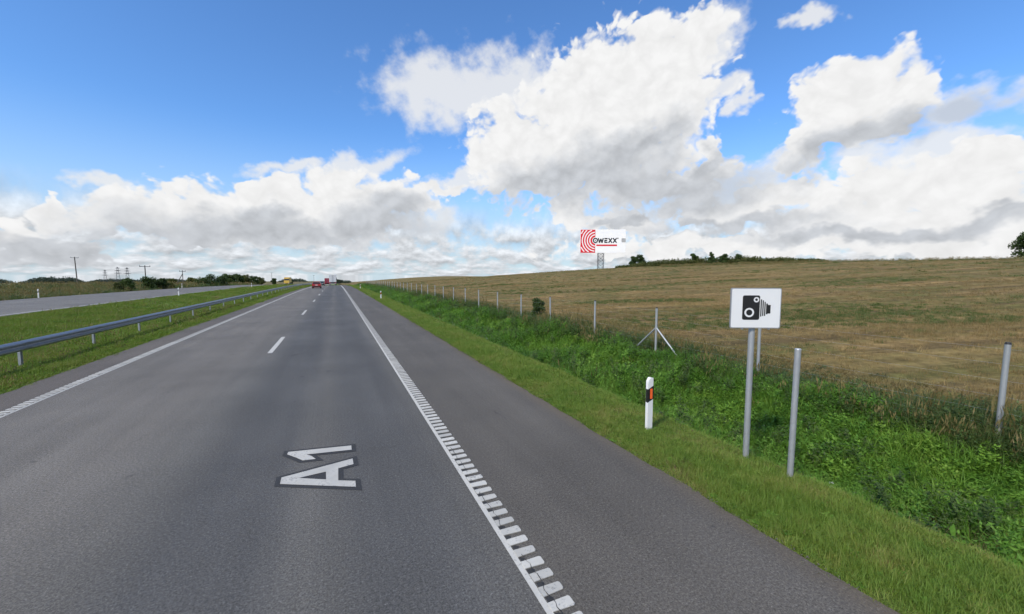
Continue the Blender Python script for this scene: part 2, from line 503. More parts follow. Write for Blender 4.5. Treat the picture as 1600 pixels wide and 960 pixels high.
def ground_mat():
    m = bpy.data.materials.new('ground'); m.use_nodes = True
    nt = m.node_tree; b = NB(nt); bs = nt.nodes['Principled BSDF']
    pos = b.n('ShaderNodeNewGeometry').outputs['Position']
    sx, sy, sz = b.n('ShaderNodeSeparateXYZ', {0: pos}).outputs
    n1 = b.noise(pos, 0.5, 6, 0.6); n2 = b.noise(pos, 6.0, 5, 0.65); n3 = b.noise(pos, 40.0, 3, 0.6)
    # mown verge and median: green with olive and dry patches
    g = b.mix(b.step(n1, 0.35, 0.65), (0.075, 0.125, 0.022), (0.115, 0.155, 0.035))
    g = b.mix(b.m('MULTIPLY', b.step(n2, 0.5, 0.75), 0.5), g, (0.16, 0.145, 0.06))
    g = b.mix(1.0, g, b.step(n3, 0.3, 0.7, 0.6, 1.35, smooth=False), 'MULTIPLY')
    # ditch and scrub soil
    scrub = b.mix(n2, (0.05, 0.05, 0.02), (0.095, 0.068, 0.038))
    # stubble field: straw and regrowth in long uneven strips
    rot = b.n('ShaderNodeMapping', {0: pos}); rot.inputs[2].default_value = (0, 0, R_(20))
    fv = b.vm('MULTIPLY', rot.outputs[0], (0.025, 0.42, 0.0))
    f1 = b.noise(fv, 0.55, 6, 0.62); f2 = b.noise(b.vm('MULTIPLY', rot.outputs[0], (0.08, 1.0, 0)), 0.8, 6, 0.7)
    fl = b.mix(b.step(f1, 0.34, 0.62), (0.10, 0.10, 0.032), (0.22, 0.152, 0.066))
    fl = b.mix(b.m('MULTIPLY', b.step(f2, 0.52, 0.72), 0.65), fl, (0.33, 0.25, 0.12))
    fl = b.mix(b.m('MULTIPLY', b.step(b.noise(pos, 0.16, 5, 0.6), 0.50, 0.64), 0.75), fl, (0.085, 0.10, 0.03))
    fl = b.mix(b.m('MULTIPLY', b.step(b.noise(fv, 2.3, 5, 0.6), 0.48, 0.62), 0.75), fl, (0.10, 0.072, 0.036))
    fl = b.mix(1.0, fl, b.step(b.noise(pos, 2.2, 6, 0.75), 0.3, 0.7, 0.5, 1.5, smooth=False), 'MULTIPLY')
    fl = b.mix(1.0, fl, b.step(b.noise(b.vm('MULTIPLY', rot.outputs[0], (0.03, 1.6, 0)), 1.2, 3, 0.6), 0.3, 0.7, 0.84, 1.42, smooth=False), 'MULTIPLY')
    # meadow left of the far carriageway
    md = b.mix(b.step(b.noise(b.vm('MULTIPLY', pos, (1, .5, 1)), 0.05, 5, 0.6), 0.38, 0.62), (0.105, 0.115, 0.04), (0.19, 0.145, 0.085))
    md = b.mix(1.0, md, b.step(b.noise(pos, 1.1, 6, 0.7), 0.3, 0.7, 0.75, 1.25, smooth=False), 'MULTIPLY')
    wob = b.m('ADD', sx, b.m('MULTIPLY', b.m('SUBTRACT', n1, 0.5), 1.6))
    c = b.mix(b.step(wob, 5.6, 6.2), g, scrub)
    c = b.mix(b.step(wob, 11.0, 12.6), c, fl)
    c = b.mix(b.step(wob, -33.2, -36.0), c, md)
    b.put(bs.inputs['Base Color'], c)
    bs.inputs['Roughness'].default_value = 0.95
    bs.inputs['Specular IOR Level'].default_value = 0.1
    hgt = b.m('ADD', b.m('MULTIPLY', n2, 0.6), b.m('MULTIPLY', n3, 0.3))
    bp = b.n('ShaderNodeBump', {'Height': hgt, 'Strength': 0.8, 'Distance': 0.12})
    b.put(bs.inputs['Normal'], bp.outputs[0])
    return m


M = {}
M['ground'] = ground_mat()
M['asphalt'] = asphalt_mat('asphalt')
M['asphalt_far'] = asphalt_mat('asphalt_pale', main=False)
M['paint'] = paint_mat('road_paint')
M['outline_scrape'] = mat('road_paint_dark', (0.032, 0.033, 0.035), 0.85, var=0.3, vscale=20, bump=0.3)  # dark edging of the overlay label, also the scraped road patches
M['crack'] = mat('crack_sealant', (0.018, 0.018, 0.02), 0.55)
M['galv'] = mat('galvanised_steel', (0.42, 0.44, 0.46), 0.48, 0.55, var=0.14, vscale=7, bump=0.05)
M['rail'] = mat('guardrail_steel', (0.25, 0.27, 0.30), 0.45, 0.65, var=0.28, vscale=5)
M['white_plastic'] = mat('white_plastic', (0.78, 0.78, 0.78), 0.45, var=0.05, vscale=9)
M['black_plastic'] = mat('black_plastic', (0.012, 0.012, 0.013), 0.5)
M['reflector'] = mat('orange_reflector', (0.95, 0.16, 0.04), 0.3)
M['sign_white'] = mat('sign_sheet_white', (0.72, 0.73, 0.74), 0.4, var=0.04, vscale=5)
M['sign_black'] = mat('sign_sheet_black', (0.012, 0.012, 0.012), 0.4)
M['sign_rim'] = mat('sign_rim_grey', (0.30, 0.31, 0.33), 0.5, 0.3)
M['red_print'] = mat('red_print', (0.70, 0.02, 0.035), 0.5)
M['pink_print'] = mat('pink_print', (0.80, 0.16, 0.18), 0.5)
M['white_print'] = mat('white_print', (0.93, 0.93, 0.93), 0.5)
M['grey_print'] = mat('grey_print', (0.42, 0.42, 0.42), 0.5, var=0.2, vscale=1.0)
M['steel_dark'] = mat('weathered_steel', (0.11, 0.115, 0.125), 0.6, 0.4, var=0.2, vscale=2)
M['wood'] = mat('weathered_wood', (0.13, 0.115, 0.10), 0.9, var=0.3, vscale=4)
M['concrete'] = mat('pole_concrete', (0.20, 0.20, 0.20), 0.9, var=0.15, vscale=4)
M['ceramic'] = mat('insulator', (0.12, 0.10, 0.09), 0.3)
M['bark'] = mat('bark', (0.075, 0.06, 0.045), 0.95, var=0.35, vscale=5, bump=0.5, bscale=20)
M['tyre'] = mat('tyre_rubber', (0.015, 0.015, 0.016), 0.85)
M['rim'] = mat('wheel_rim', (0.45, 0.45, 0.46), 0.35, 0.8)
M['glass'] = mat('car_glass', (0.012, 0.015, 0.018), 0.08, spec=0.8)
M['red_car'] = mat('red_car_paint', (0.33, 0.025, 0.022), 0.3)
M['teal_car'] = mat('teal_car_paint', (0.06, 0.13, 0.15), 0.3)
M['yellow'] = mat('yellow_truck_paint', (0.62, 0.40, 0.06), 0.45)
M['truck_red'] = mat('red_truck_paint', (0.26, 0.025, 0.05), 0.4)
M['trailer'] = mat('trailer_white', (0.62, 0.63, 0.64), 0.45, var=0.06, vscale=0.8)
M['tail'] = mat('tail_light', (0.6, 0.02, 0.02), 0.3)
M['amber'] = mat('amber_light', (0.8, 0.22, 0.03), 0.3)
M['plate'] = mat('number_plate', (0.75, 0.75, 0.72), 0.5)
M['dark'] = mat('chassis_black', (0.02, 0.02, 0.021), 0.7)
M['grass'] = foliage_mat('mown_grass', [(0.085, 0.17, 0.022), (0.14, 0.235, 0.035), (0.19, 0.265, 0.048), (0.28, 0.25, 0.085)], patch=0.9)
M['median'] = foliage_mat('median_grass', [(0.075, 0.15, 0.016), (0.125, 0.21, 0.024), (0.165, 0.235, 0.036), (0.23, 0.225, 0.07)], patch=0.45)
M['weed'] = foliage_mat('lush_weeds', [(0.045, 0.115, 0.016), (0.085, 0.20, 0.025), (0.125, 0.265, 0.034), (0.19, 0.31, 0.06)], patch=0.5)
M['scrub'] = foliage_mat('scrub_leaf', [(0.05, 0.085, 0.022), (0.075, 0.12, 0.03), (0.10, 0.14, 0.042), (0.14, 0.15, 0.06)], patch=0.6)
M['dry'] = foliage_mat('dry_grass', [(0.10, 0.085, 0.032), (0.17, 0.14, 0.055), (0.24, 0.195, 0.085), (0.13, 0.095, 0.042)], transl=0.2, patch=0.4)
M['straw'] = foliage_mat('straw', [(0.125, 0.122, 0.04), (0.175, 0.125, 0.052), (0.285, 0.205, 0.09), (0.42, 0.315, 0.15)], transl=0.15, patch=0.5, bands=True)
M['weed_dark'] = foliage_mat('weed_dark', [(0.035, 0.07, 0.018), (0.06, 0.105, 0.027), (0.09, 0.14, 0.04), (0.14, 0.17, 0.07)], patch=2.0)
M['bank'] = foliage_mat('bank_grass', [(0.08, 0.17, 0.022), (0.13, 0.26, 0.032), (0.18, 0.325, 0.042), (0.25, 0.35, 0.07)], patch=0.7)  # lighter greens carry the sun falling on the far bank
M['stone'] = mat('grit_stone', (0.125, 0.115, 0.10), 0.95, var=0.35, vscale=30)
M['flower'] = mat('white_flower', (0.72, 0.72, 0.66), 0.7)
M['leaf_a'] = foliage_mat('leaf_dark', [(0.035, 0.062, 0.02), (0.052, 0.088, 0.027), (0.07, 0.11, 0.034)], patch=0.3)
M['leaf_b'] = foliage_mat('leaf_mid', [(0.04, 0.07, 0.02), (0.06, 0.10, 0.028), (0.085, 0.125, 0.035)], patch=0.3)
M['leaf_c'] = foliage_mat('leaf_olive', [(0.07, 0.085, 0.028), (0.095, 0.115, 0.035), (0.13, 0.135, 0.05)], patch=0.3)
M['leaf_far'] = foliage_mat('leaf_far_wood', [(0.06, 0.082, 0.065), (0.075, 0.10, 0.078), (0.09, 0.12, 0.09)], patch=0.02)  # aerial haze put into the leaf colour, paler and bluer

# ------------------------------------------------------------------ terrain
def sst(a, b, x):
    t = np.clip((x - a) / (b - a), 0, 1)
    return t * t * (3 - 2 * t)


_y = np.arange(-400, 9001, 2.0)
_s = np.interp(_y, [-400, 60, 200, 300, 600, 9000], [0, 0, -.025, -.025, -.0165, -.0165])
_r = np.concatenate([[0], np.cumsum((_s[1:] + _s[:-1]) / 2 * 2.0)])
CX = [-400, -60, -40, -36, -33.4, -32.7, -32.5, -20.1, -19.9, -18.5, -13.5, -10, -8, -7.05, -6.85, 3.87, 4.05, 5.0, 5.75, 6.25, 6.9, 7.5, 8.6, 9.4, 10.2, 11.5, 13]
CZ = [.2, .1, -.15, -.3, -.12, -.03, -.07, -.07, -.03, -.12, -.38, -.16, -.05, -.01, -.07, -.07, -.01, -.04, -.13, -.52, -.74, -.62, -.22, -.06, 0, .04, .08]
AY = [-200, 0, 60, 120, 170, 250, 341, 450, 572, 800, 1109, 3000]
AV = [4.9, 5.35, 6.3, 7.0, 6.5, 5.5, 6.5, 9.2, 11.6, 12.5, 11.5, 10]


def Rd(Y):
    return np.interp(Y, _y, _r)


def lump(X, Y):
    """uneven ground off the carriageways"""
    w = np.clip((X - 6.0) / 8.0, 0, 1) + np.clip((-34 - X) / 8.0, 0, 1)
    n = np.sin(X * .31 + 1.3 * np.sin(Y * .17)) * np.sin(Y * .23 + .7 * np.sin(X * .19)) * .09
    n = n + np.sin(X * .05 + Y * .021 + 1) * .25 * np.clip((X - 25) / 40, 0, 1)
    return n * np.clip(w, 0, 1)


def H(X, Y):
    X = np.asarray(X, float); Y = np.asarray(Y, float)
    k = 1 - .28 * sst(-7, -22, X)
    A = np.interp(Y, AY, AV)
    s = np.where(X < 12, 0, np.sin(np.clip((X - 12) / 140, 0, 1) * np.pi / 2) ** 1.15)
    s = s - np.clip((X - 170) / 600, 0, 1) * .8
    return Rd(Y) * k + np.interp(X, CX, CZ) + A * s + lump(X, Y)


def h(x, y):
    return float(H(x, y))


def rd(x, y):
    """surface of a carriageway"""
    return float(Rd(y) * (1 - .28 * sst(-7, -22, np.float64(x))))


YS = np.unique(np.round(np.concatenate([np.arange(-60, 0, 6), np.arange(0, 40, 1.0), np.arange(40, 130, 2.5), np.arange(130, 420, 5), np.geomspace(420, 8500, 40)]), 2))
XS = np.unique(np.round(np.concatenate([-np.geomspace(60, 7000, 34), np.arange(-60, -33, 3), CX[2:], np.arange(-31, -20, 3), np.arange(-19, -7, .8), np.arange(-6, 4, 2), np.arange(4.05, 13, .3), np.arange(13, 60, 1.5), np.arange(60, 220, 4), np.geomspace(220, 7000, 26)]), 2))
gx, gy = np.meshgrid(XS, YS)
gv = np.stack([gx.ravel(), gy.ravel(), H(gx, gy).ravel()], 1)
nx, ny = len(XS), len(YS)
ii = (np.arange(ny - 1)[:, None] * nx + np.arange(nx - 1)[None]).ravel()
ground = link('ground', npmesh('ground', gv, np.stack([ii, ii + 1, ii + nx + 1, ii + nx], 1), smooth=True), M['ground'])
tag(ground, 'grassy verges, ditch, stubble hill and meadow around the motorway', kind='structure')


def ribbon(name, x0, x1, y0, y1, dz, material, parent=None, nxs=2, ragged=0.0):
    ys = np.concatenate([[y0], YS[(YS > y0 + .05) & (YS < y1 - .05)], [y1]])
    if ragged:
        ys = np.unique(np.concatenate([ys, np.arange(max(y0, -4), min(y1, 60), .22)]))
    xs = np.linspace(x0, x1, nxs)
    v = []
    for y in ys:
        for i, x in enumerate(xs):
            e = 0.0
            if ragged and (i == 0 or i == nxs - 1):
                e = ragged * (math.sin(y * 2.1) * .5 + math.sin(y * 5.3 + 1) * .35 + random.uniform(-.5, .5))
            v.append((x + e, y, rd(x, y) + dz))
    f = [(j * nxs + i, j * nxs + i + 1, (j + 1) * nxs + i + 1, (j + 1) * nxs + i) for j in range(len(ys) - 1) for i in range(nxs - 1)]
    return pydata(name, v, f, material, parent)


def marking(name, x0, x1, y0, y1, parent, dz=0.004):
    return ribbon(name, x0, x1, y0, y1, dz, M['paint'], parent)


# ------------------------------------------------------------------ carriageways
road = ribbon('road', -6.94, 3.97, -40, 600, 0.0, M['asphalt'], nxs=9, ragged=0.03)
tag(road, 'dark asphalt motorway carriageway with two lanes and a hard shoulder', kind='structure')
far_road = ribbon('opposite_road', -32.6, -20.0, -40, 700, 0.0, M['asphalt_far'], nxs=9, ragged=0.03)
tag(far_road, 'pale grey opposite carriageway beyond the grass median', kind='structure')
marking('edge_line', -20.62, -20.47, -40, 600, far_road)

for k in range(0, 22):
    y0 = 15.75 + 14.78 * k
    marking('lane_dash', -2.22, -2.07, y0, y0 + 3.95, road)


def comb_line(xs0, xs1, xt0, xt1, ysolid, ynear, nnear, pitch, tooth):
    """thin solid line with transverse rumble teeth on its outer side"""
    ln = marking('edge_line', xs0, xs1, ysolid, 600, road)
    shared = []
    for k in range(3):
        j = [random.uniform(-.006, .006) for _ in range(4)]
        me = bpy.data.meshes.new('rumble_tooth')
        r = .012 * (1 if xt1 > xt0 else -1)
        pts = [(xt0, 0 + j[0]), (xt1 - r, 0 + j[1]), (xt1, .015 + j[1]), (xt1, tooth - .015 + j[2]), (xt1 - r, tooth + j[2]), (xt0, tooth + j[3])]
        mb = MB().prism(pts, 0.007, lambda u, v, w: (u, v, w))
        me = mb.mesh('rumble_tooth'); me.materials.append(M['paint'])
        shared.append(me)
    for k in range(nnear):
        o = link('rumble_tooth', shared[k % 3], None, ln)
        o.location = (random.uniform(-.004, .004), ynear + k * pitch, 0.0035)
    mb = MB()
    y = ynear + nnear * pitch
    while y < 110:
        z = rd(0, y) + .0045
        mb.add([(xt0, y, z), (xt1, y, z), (xt1, y + tooth, z), (xt0, y + tooth, z)], [(0, 1, 2, 3)])
        y += pitch
    far = mb.build('rumble_teeth', M['paint'], ln)
    far['kind'] = 'stuff'
    # beyond that the comb reads as one wide band
    ribbon('line_band', xt0, xt1, 110, 600, 0.0045, M['paint'], ln)
    return ln


comb_line(1.435, 1.488, 1.4895, 1.69, -2, -1.0, 96, 0.17, 0.098)
comb_line(-5.86, -5.80, -5.8615, -6.05, 4, 8.0, 70, 0.17, 0.105)

# sealed crack that wanders through the comb, and a few short ones on the hard shoulder
def crack(pts, w):
    v = []; f = []
    for i, (x, y) in enumerate(pts):
        ww = w * random.uniform(.4, 1.3)
        v += [(x - ww, y, rd(x, y) + .0125), (x + ww, y, rd(x, y) + .0125)]
        if i: f.append((2 * i - 2, 2 * i - 1, 2 * i + 1, 2 * i))
    return pydata('crack', v, f, M['crack'], road)


px = 1.545
for a, b_ in ((1.9, 3.3), (3.7, 4.5), (5.0, 5.9)):
    pts = []
    y = a
    while y < b_:
        px = 1.535 + .6 * (px - 1.535) + random.uniform(-.014, .014)
        pts.append((px, y)); y += .035
    crack(pts, .0035)
crack([(2.15 + .01 * math.sin(i * 2.1), 9.4 + .05 * math.sin(i)) if False else (2.3 + i * .06, 9.62 + .02 * math.sin(i * 1.7)) for i in range(16)], .004)
crack([(1.75 + i * .05, 10.3 + .02 * math.sin(i * 1.3)) for i in range(9)], .004)
# dark bare patches between the near teeth, where the surface is scraped
for k in range(96):
    y = -1.0 + .17 * k + .098
    if 1.2 < y < 9.5 and random.random() < .85:
        x0 = 1.492 + random.uniform(0, .01); x1 = x0 + random.uniform(.03, .07)
        z = .0022
        pydata('scrape', [(x0, y + .006, z), (x1, y + .012, z), (x1 + .012, y + .04, z), (x1 - .008, y + .062, z), (x0, y + .066, z)], [(0, 1, 2, 3, 4)], M['outline_scrape'], road)

# viewer's overlay label modelled as if painted on the lane, read from the left
A_outer = [(-.729, 5.672), (.153, 5.206), (.152, 5.367), (-.050, 5.468), (-.048, 5.825), (.149, 5.873), (.144, 6.062), (-.731, 5.847)]
A_hole = [(-.527, 5.745), (-.201, 5.792), (-.194, 5.556)]
ONE = [(-.738, 6.599), (-.608, 6.426), (-.514, 6.288), (-.345, 6.261), (-.405, 6.390), (-.478, 6.478), (.142, 6.386), (.143, 6.55), (-.734, 6.683)]
for nm, loops, outer in (('overlay_letter', [A_outer, A_hole], A_outer), ('overlay_digit', [ONE], ONE)):
    big = flat_shape('overlay_outline', [outer], 0.001, 0.062)
    o = link('overlay_outline', big, M['outline_scrape'], road); o.location.z = 0.004
    o2 = link(nm, flat_shape(nm, loops, 0.001), M['paint'], road); o2.location.z = 0.009

# ------------------------------------------------------------------ guardrail
prof = [(-.02, .155), (.0, .15), (.052, .118), (.075, .095), (.075, .062), (.012, .028), (.0, .0), (.012, -.028), (.075, -.062), (.075, -.095), (.052, -.118), (.0, -.15), (-.02, -.155)]
rail_me = None


def rail_section_mesh(L=4.32):
    mb = MB()
    n = len(prof)
    for off in (0.0, -.004):
        pass
    v = []; f = []
    for y in (-L / 2, L / 2):
        for (u, w) in prof: v.append((u, y, w))
        for (u, w) in reversed(prof): v.append((u - .005, y, w))
    m_ = 2 * n
    for i in range(m_):
        f.append((i, (i + 1) % m_, m_ + (i + 1) % m_, m_ + i))
    f += [tuple(range(m_ - 1, -1, -1)), tuple(range(m_, 2 * m_))]
    mb.add(v, f)
    me = mb.mesh('rail_section', smooth=True)
    me.materials.append(M['rail'])
    return me


GX = -8.66
gr = thing('guardrail', 'galvanised steel guardrail running along the near edge of the grass median', 'guardrail', (GX, 0, 0))
rs = rail_section_mesh()
pm = MB()
pm.prism([(-.05, -.03), (.05, -.03), (.05, .03), (.044, .03), (.044, -.024), (-.044, -.024), (-.044, .03), (-.05, .03)], 1.15, lambda u, v, w: (v - .085, u, w - .45)).build
post_me = pm.mesh('post'); post_me.materials.append(M['galv'])
sp_me = MB().box((-.03, 0, .64), (.05, .09, .2)).mesh('spacer_block', bevel=.004); sp_me.materials.append(M['galv'])
bo_me = MB().tube((.0, 0, .64), (.026, 0, .64), .018, .014, 8).mesh('bolt'); bo_me.materials.append(M['galv'])
for k in range(-1, 44):
    y = 12.85 + 4.0 * k
    z = h(GX, y)
    o = link('rail_section', rs, None, gr)
    sl = (h(GX, y + 4) - h(GX, y)) / 4
    o.location = (.02, y + 2.0, h(GX, y + 2) + .64 + .002 * (k % 2)); o.rotation_euler = (math.atan(sl), 0, 0)
    p_ = link('post', post_me, None, gr); p_.location = (-.02, y, z)
    s_ = link('spacer_block', sp_me, None, gr); s_.location = (-.005, y, z)
    if k < 12:
        b_ = link('bolt', bo_me, None, gr); b_.location = (.018, y, z)

# ------------------------------------------------------------------ delineator posts
DG = 'roadside delineator posts'


def delineator(x, y, label, front='reflector', z=None, hh=.92):
    t = thing('delineator_post', label, 'delineator', (x, y, h(x, y) if z is None else z), 0, DG)
    w = .062
    outl = [(-w, -.25), (w, -.25), (w, hh), (-.008, hh + .012), (-w + .006, hh - .045), (-w, hh - .06)]
    # rounded hollow front: extruded in depth with a softened back
    MB().prism(outl, .07, lambda u, v, q: (u * (1 - .25 * (q > 0)), q - .035, v)).build('shell', M['white_plastic'], t, bevel=.006, smooth=True)
    b0, b1 = .70 * hh - .115, .70 * hh + .115
    MB().prism([(-w - .003, b0 - .03), (w + .003, b0 + .03), (w + .003, b1 + .03), (-w - .003, b1 - .03)], .062, lambda u, v, q: (u * (1 - .2 * (q > .001)), q - .0385, v)).build('black_band', M['black_plastic'], t)
    MB().box((.012, -.041, (b0 + b1) / 2 + .005), (.046, .012, .175)).build('reflector', M[front], t, bevel=.003)
    return t


delineator(4.93, 5.28, 'white delineator post with orange reflector, closest one, on the right verge')
delineator(4.72, 48.3, 'small white delineator post on right verge, second along from the closest one', z=h(4.72, 48.3))
delineator(4.6, 88.0, 'tiny white delineator post on right verge, farthest before the crest')
delineator(-33.0, 67.4, 'white delineator post at far side of opposite road, nearest the left picture edge', 'white_plastic', hh=1.1)
delineator(-19.3, 67.0, 'white delineator post on median beside opposite road, nearer of the median pair', 'white_plastic', hh=1.1)
delineator(-33.0, 117.0, 'white delineator post at far side of opposite road, beside the strutted pole', 'white_plastic', hh=1.1)
delineator(-19.3, 118.0, 'white delineator post on median beside opposite road, farther of the median pair', 'white_plastic', hh=1.1)

# ------------------------------------------------------------------ speed camera sign
sg = thing('speed_camera_sign', 'white sign on steel post with black speed camera symbol', 'sign', (5.585, 3.93, h(5.585, 3.93)))
zb = h(5.585, 3.93)
MB().tube((0, 0, -.4), (0, 0, 2.30 - zb), .042, n=20).build('post', M['galv'], sg, smooth=True)
pn = bpy.data.objects.new('sign_panel', None)
YAW = R_(-28)
ux = Vector((math.cos(YAW), math.sin(YAW), 0)); un = Vector((math.sin(YAW), -math.cos(YAW), 0))
pc = Vector((5.555, 3.87, 2.18)) - Vector((5.585, 3.93, zb))
W_, H_ = .70, .585
panel = link('sign_panel', flat_shape('sign_panel', [rrect(-W_ / 2, -H_ / 2, W_ / 2, H_ / 2, .025)], .012), M['sign_rim'], sg)
Mx = Matrix(((ux.x, 0, un.x, pc.x), (ux.y, 0, un.y, pc.y), (0, 1, 0, pc.z), (0, 0, 0, 1)))
panel.matrix_local = Mx


def on_panel(name, loops, mt, lift):
    o = link(name, flat_shape(name, loops, .0008), mt, panel)
    o.location = (0, 0, .012 + lift)
    return o


on_panel('sign_face', [rrect(-W_ / 2 + .012, -H_ / 2 + .012, W_ / 2 - .012, H_ / 2 - .012, .02)], M['sign_white'], .0015)
S = W_ / 79.0                        # one pixel of the sign as seen in the photograph, in metres
cx0, cy0 = 1181.5, 481.5
def q(px_, py_): return ((px_ - cx0) * S, (cy0 - py_) * S)
bx0, by1 = q(1160.5, 460.5); bx1, by0 = q(1187.5, 500.5)
c1 = q(1171.5, 488.5); c2 = q(1182, 467.5)
on_panel('camera_symbol', [rrect(bx0, by0, bx1, by1, .026), circle(*c1, .068)[::-1], circle(*c2, .039)[::-1]], M['sign_black'], .004)
on_panel('lens_dot', [circle(*c1, .042)], M['sign_black'], .004)
on_panel('lens_dot', [circle(*c2, .018)], M['sign_black'], .004)
for x0, x1, ya, yb in ((1188.8, 1190.6, 467, 495), (1191.8, 1193.6, 468.5, 494), (1194.8, 1196.6, 471, 494)):
    a_ = q(x0, yb); b_ = q(x1, ya)
    on_panel('lens_rib', [[(a_[0], a_[1]), (b_[0], a_[1]), (b_[0], b_[1]), (a_[0], b_[1])]], M['sign_black'], .004)
a_ = q(1197.6, 490); b_ = q(1204.5, 476)
on_panel('lens_hood', [[(a_[0], a_[1] - .01), (a_[0] + .022, a_[1] - .01), (a_[0] + .022, a_[1]), (b_[0], a_[1]), (b_[0], b_[1]), (a_[0] + .022, b_[1]), (a_[0] + .022, b_[1] + .02), (a_[0], b_[1] + .02)]], M['sign_black'], .004)
for zz in (-.19, .19):
    c_ = pc + Vector((0, 0, zz)) - un * .022
    MB().box(c_, (.16, .03, .03), Euler((0, 0, YAW))).build('clamp', M['galv'], sg, bevel=.003)
for xx in (-.17, .2):
    c_ = pc + ux * xx + Vector((0, 0, -H_ / 2 - .008)) - un * .004
    MB().box(c_, (.03, .016, .02), Euler((0, 0, YAW))).build('panel_clip', M['sign_rim'], sg)

sp = thing('bare_post', 'bare galvanised steel tube post standing in verge right of speed camera sign', 'post', (5.55, 3.26, h(5.55, 3.26)))
zb2 = h(5.55, 3.26)
MB().tube((-.012, 0, -.4), (.012, 0, 1.68 - zb2), .037, n=20).build('tube', M['galv'], sp, smooth=True)
MB().tube((.012, 0, 1.676 - zb2), (.012, 0, 1.69 - zb2), .039, .034, n=20).build('cap', M['galv'], sp, smooth=True)

# ------------------------------------------------------------------ field fence posts
FG = 'galvanised posts of the field fence'
FX = 9.62
fp_me = MB().tube((0, 0, -.5), (0, 0, 1.64), .037, n=14, caps=True).mesh('tube', smooth=True); fp_me.materials.append(M['galv'])
fc_me = MB().tube((0, 0, 1.638), (0, 0, 1.672), .040, .030, n=14).mesh('cap', smooth=True); fc_me.materials.append(M['black_plastic'])


def ordn(n):
    return '%d%s' % (n, 'th' if 10 <= n % 100 <= 20 else {1: 'st', 2: 'nd', 3: 'rd'}.get(n % 10, 'th'))


for k in range(-2, 39):
    y = 9.98 + 3.57 * k + random.uniform(-.06, .06)
    if k == -2: y = 2.56
    if k == -1: y = 6.72
    x = FX + random.uniform(-.05, .05)
    if k == -1: x = 9.86
    if k == -2: lb = 'thick steel fence post at far right, closest to the right picture edge'
    elif k == -1: lb = 'steel fence post half hidden directly behind the speed camera sign'
    elif k == 0: lb = 'steel fence post braced by two slanting struts'
    else: lb = 'steel fence post, %s one beyond the strutted post along the field' % ordn(k)
    t = thing('fence_post', lb, 'fence post', (x, y, h(x, y)), 0, FG)
    t.rotation_euler = (random.uniform(-.012, .012), random.uniform(-.015, .015), 0)
    o = link('tube', fp_me, None, t)
    if k < 8: link('cap', fc_me, None, t)
    if k == 0:
        t.rotation_euler = (0, 0, 0)
        for s_ in (-1, 1):
            dy = 1.22 * s_
            MB().tube((0, .03 * s_, .98), (.0, dy * 1.08, -.12), .026, n=12).build('strut', M['galv'], t, smooth=True)
        MB().tube((0, 0, .93), (0, 0, 1.03), .046, n=14).build('collar', M['galv'], t, smooth=True)

# thin wires strung along the posts
wf = thing('wire_fence', 'thin wires strung between the steel posts along the field', 'wire fence', (FX - .045, 0, 0))
wy = [-1.0, 2.56, 6.72, 9.98] + [9.98 + 3.57 * k for k in range(1, 24)]
for zz in (.12, .32, .55, .8, 1.06, 1.32, 1.56):
    mb = MB()
    for a_, b_ in zip(wy[:-1], wy[1:]):
        za, zb_ = h(FX, a_) + zz, h(FX, b_) + zz
        m_ = (0, (a_ + b_) / 2, (za + zb_) / 2 - .012)
        mb.tube((0, a_, za), m_, .0014, n=4, caps=False).tube(m_, (0, b_, zb_), .0014, n=4, caps=False)
    mb.build('wire', M['galv'], wf)

# ------------------------------------------------------------------ billboard
bx, by = 118.0, 160.4
bz = h(bx, by)
ZC = 193.5
pxm = ZC / 625.0                      # metres per photograph pixel at that distance
bb = thing('billboard', 'large white and red OWEXX billboard on lattice mast on the hill crest', 'billboard', (bx, by, bz), R_(-23.75))
PW, PH = 70.5 * pxm, 36 * pxm
base_y = 421.5
PZ = (base_y - 376) * pxm
pan = MB().box((0.3, -.05, PZ), (PW, .5, PH)).build('panel', M['white_print'], bb, bevel=.03)


def on_bill(name, loops, mt, lift, dep=.012):
    o = link(name, flat_shape(name, loops, dep), mt, pan)
    o.rotation_euler = (math.pi / 2, 0, 0)
    o.location = (0.3, -.30 - lift, PZ)
    return o


def bp(px_, py_): return ((px_ - 942.0) * pxm, (376.0 - py_) * pxm)
lx0, ly0 = bp(907.2, 393.7); lx1, ly1 = bp(930, 358.3)
on_bill('red_field', [[(lx0, ly0), (lx1, ly0), (lx1, ly1), (lx0, ly1)]], M['red_print'], .02)
oc = bp(930.2, 374.8)


def clip_ring(r0, r1, n=72):
    """quads of a ring that lie inside the red field"""
    mb = MB()
    for i in range(n):
        a0, a1 = 2 * math.pi * i / n, 2 * math.pi * (i + 1) / n
        pts = [(oc[0] + r * math.cos(a), oc[1] + r * math.sin(a)) for r, a in ((r0, a0), (r1, a0), (r1, a1), (r0, a1))]
        if all(lx0 <= u <= lx1 + .02 and ly0 <= v <= ly1 for u, v in pts):
            mb.prism(pts, .02, lambda u, v, w: (u, v, w))
    return mb


for i in range(6):
    r0 = (5.6 + i * 3.9) * pxm
    mb = clip_ring(r0, r0 + 2.2 * pxm)
    if mb.v:
        o = mb.build('red_arc', M['red_print'], pan)
        o.rotation_euler = (math.pi / 2, 0, 0); o.location = (0.3, -.335, PZ)
    mb = clip_ring(r0 + 2.25 * pxm, r0 + 3.85 * pxm)
    if mb.v:
        o = mb.build('white_arc', M['white_print'], pan)
        o.rotation_euler = (math.pi / 2, 0, 0); o.location = (0.3, -.33, PZ)


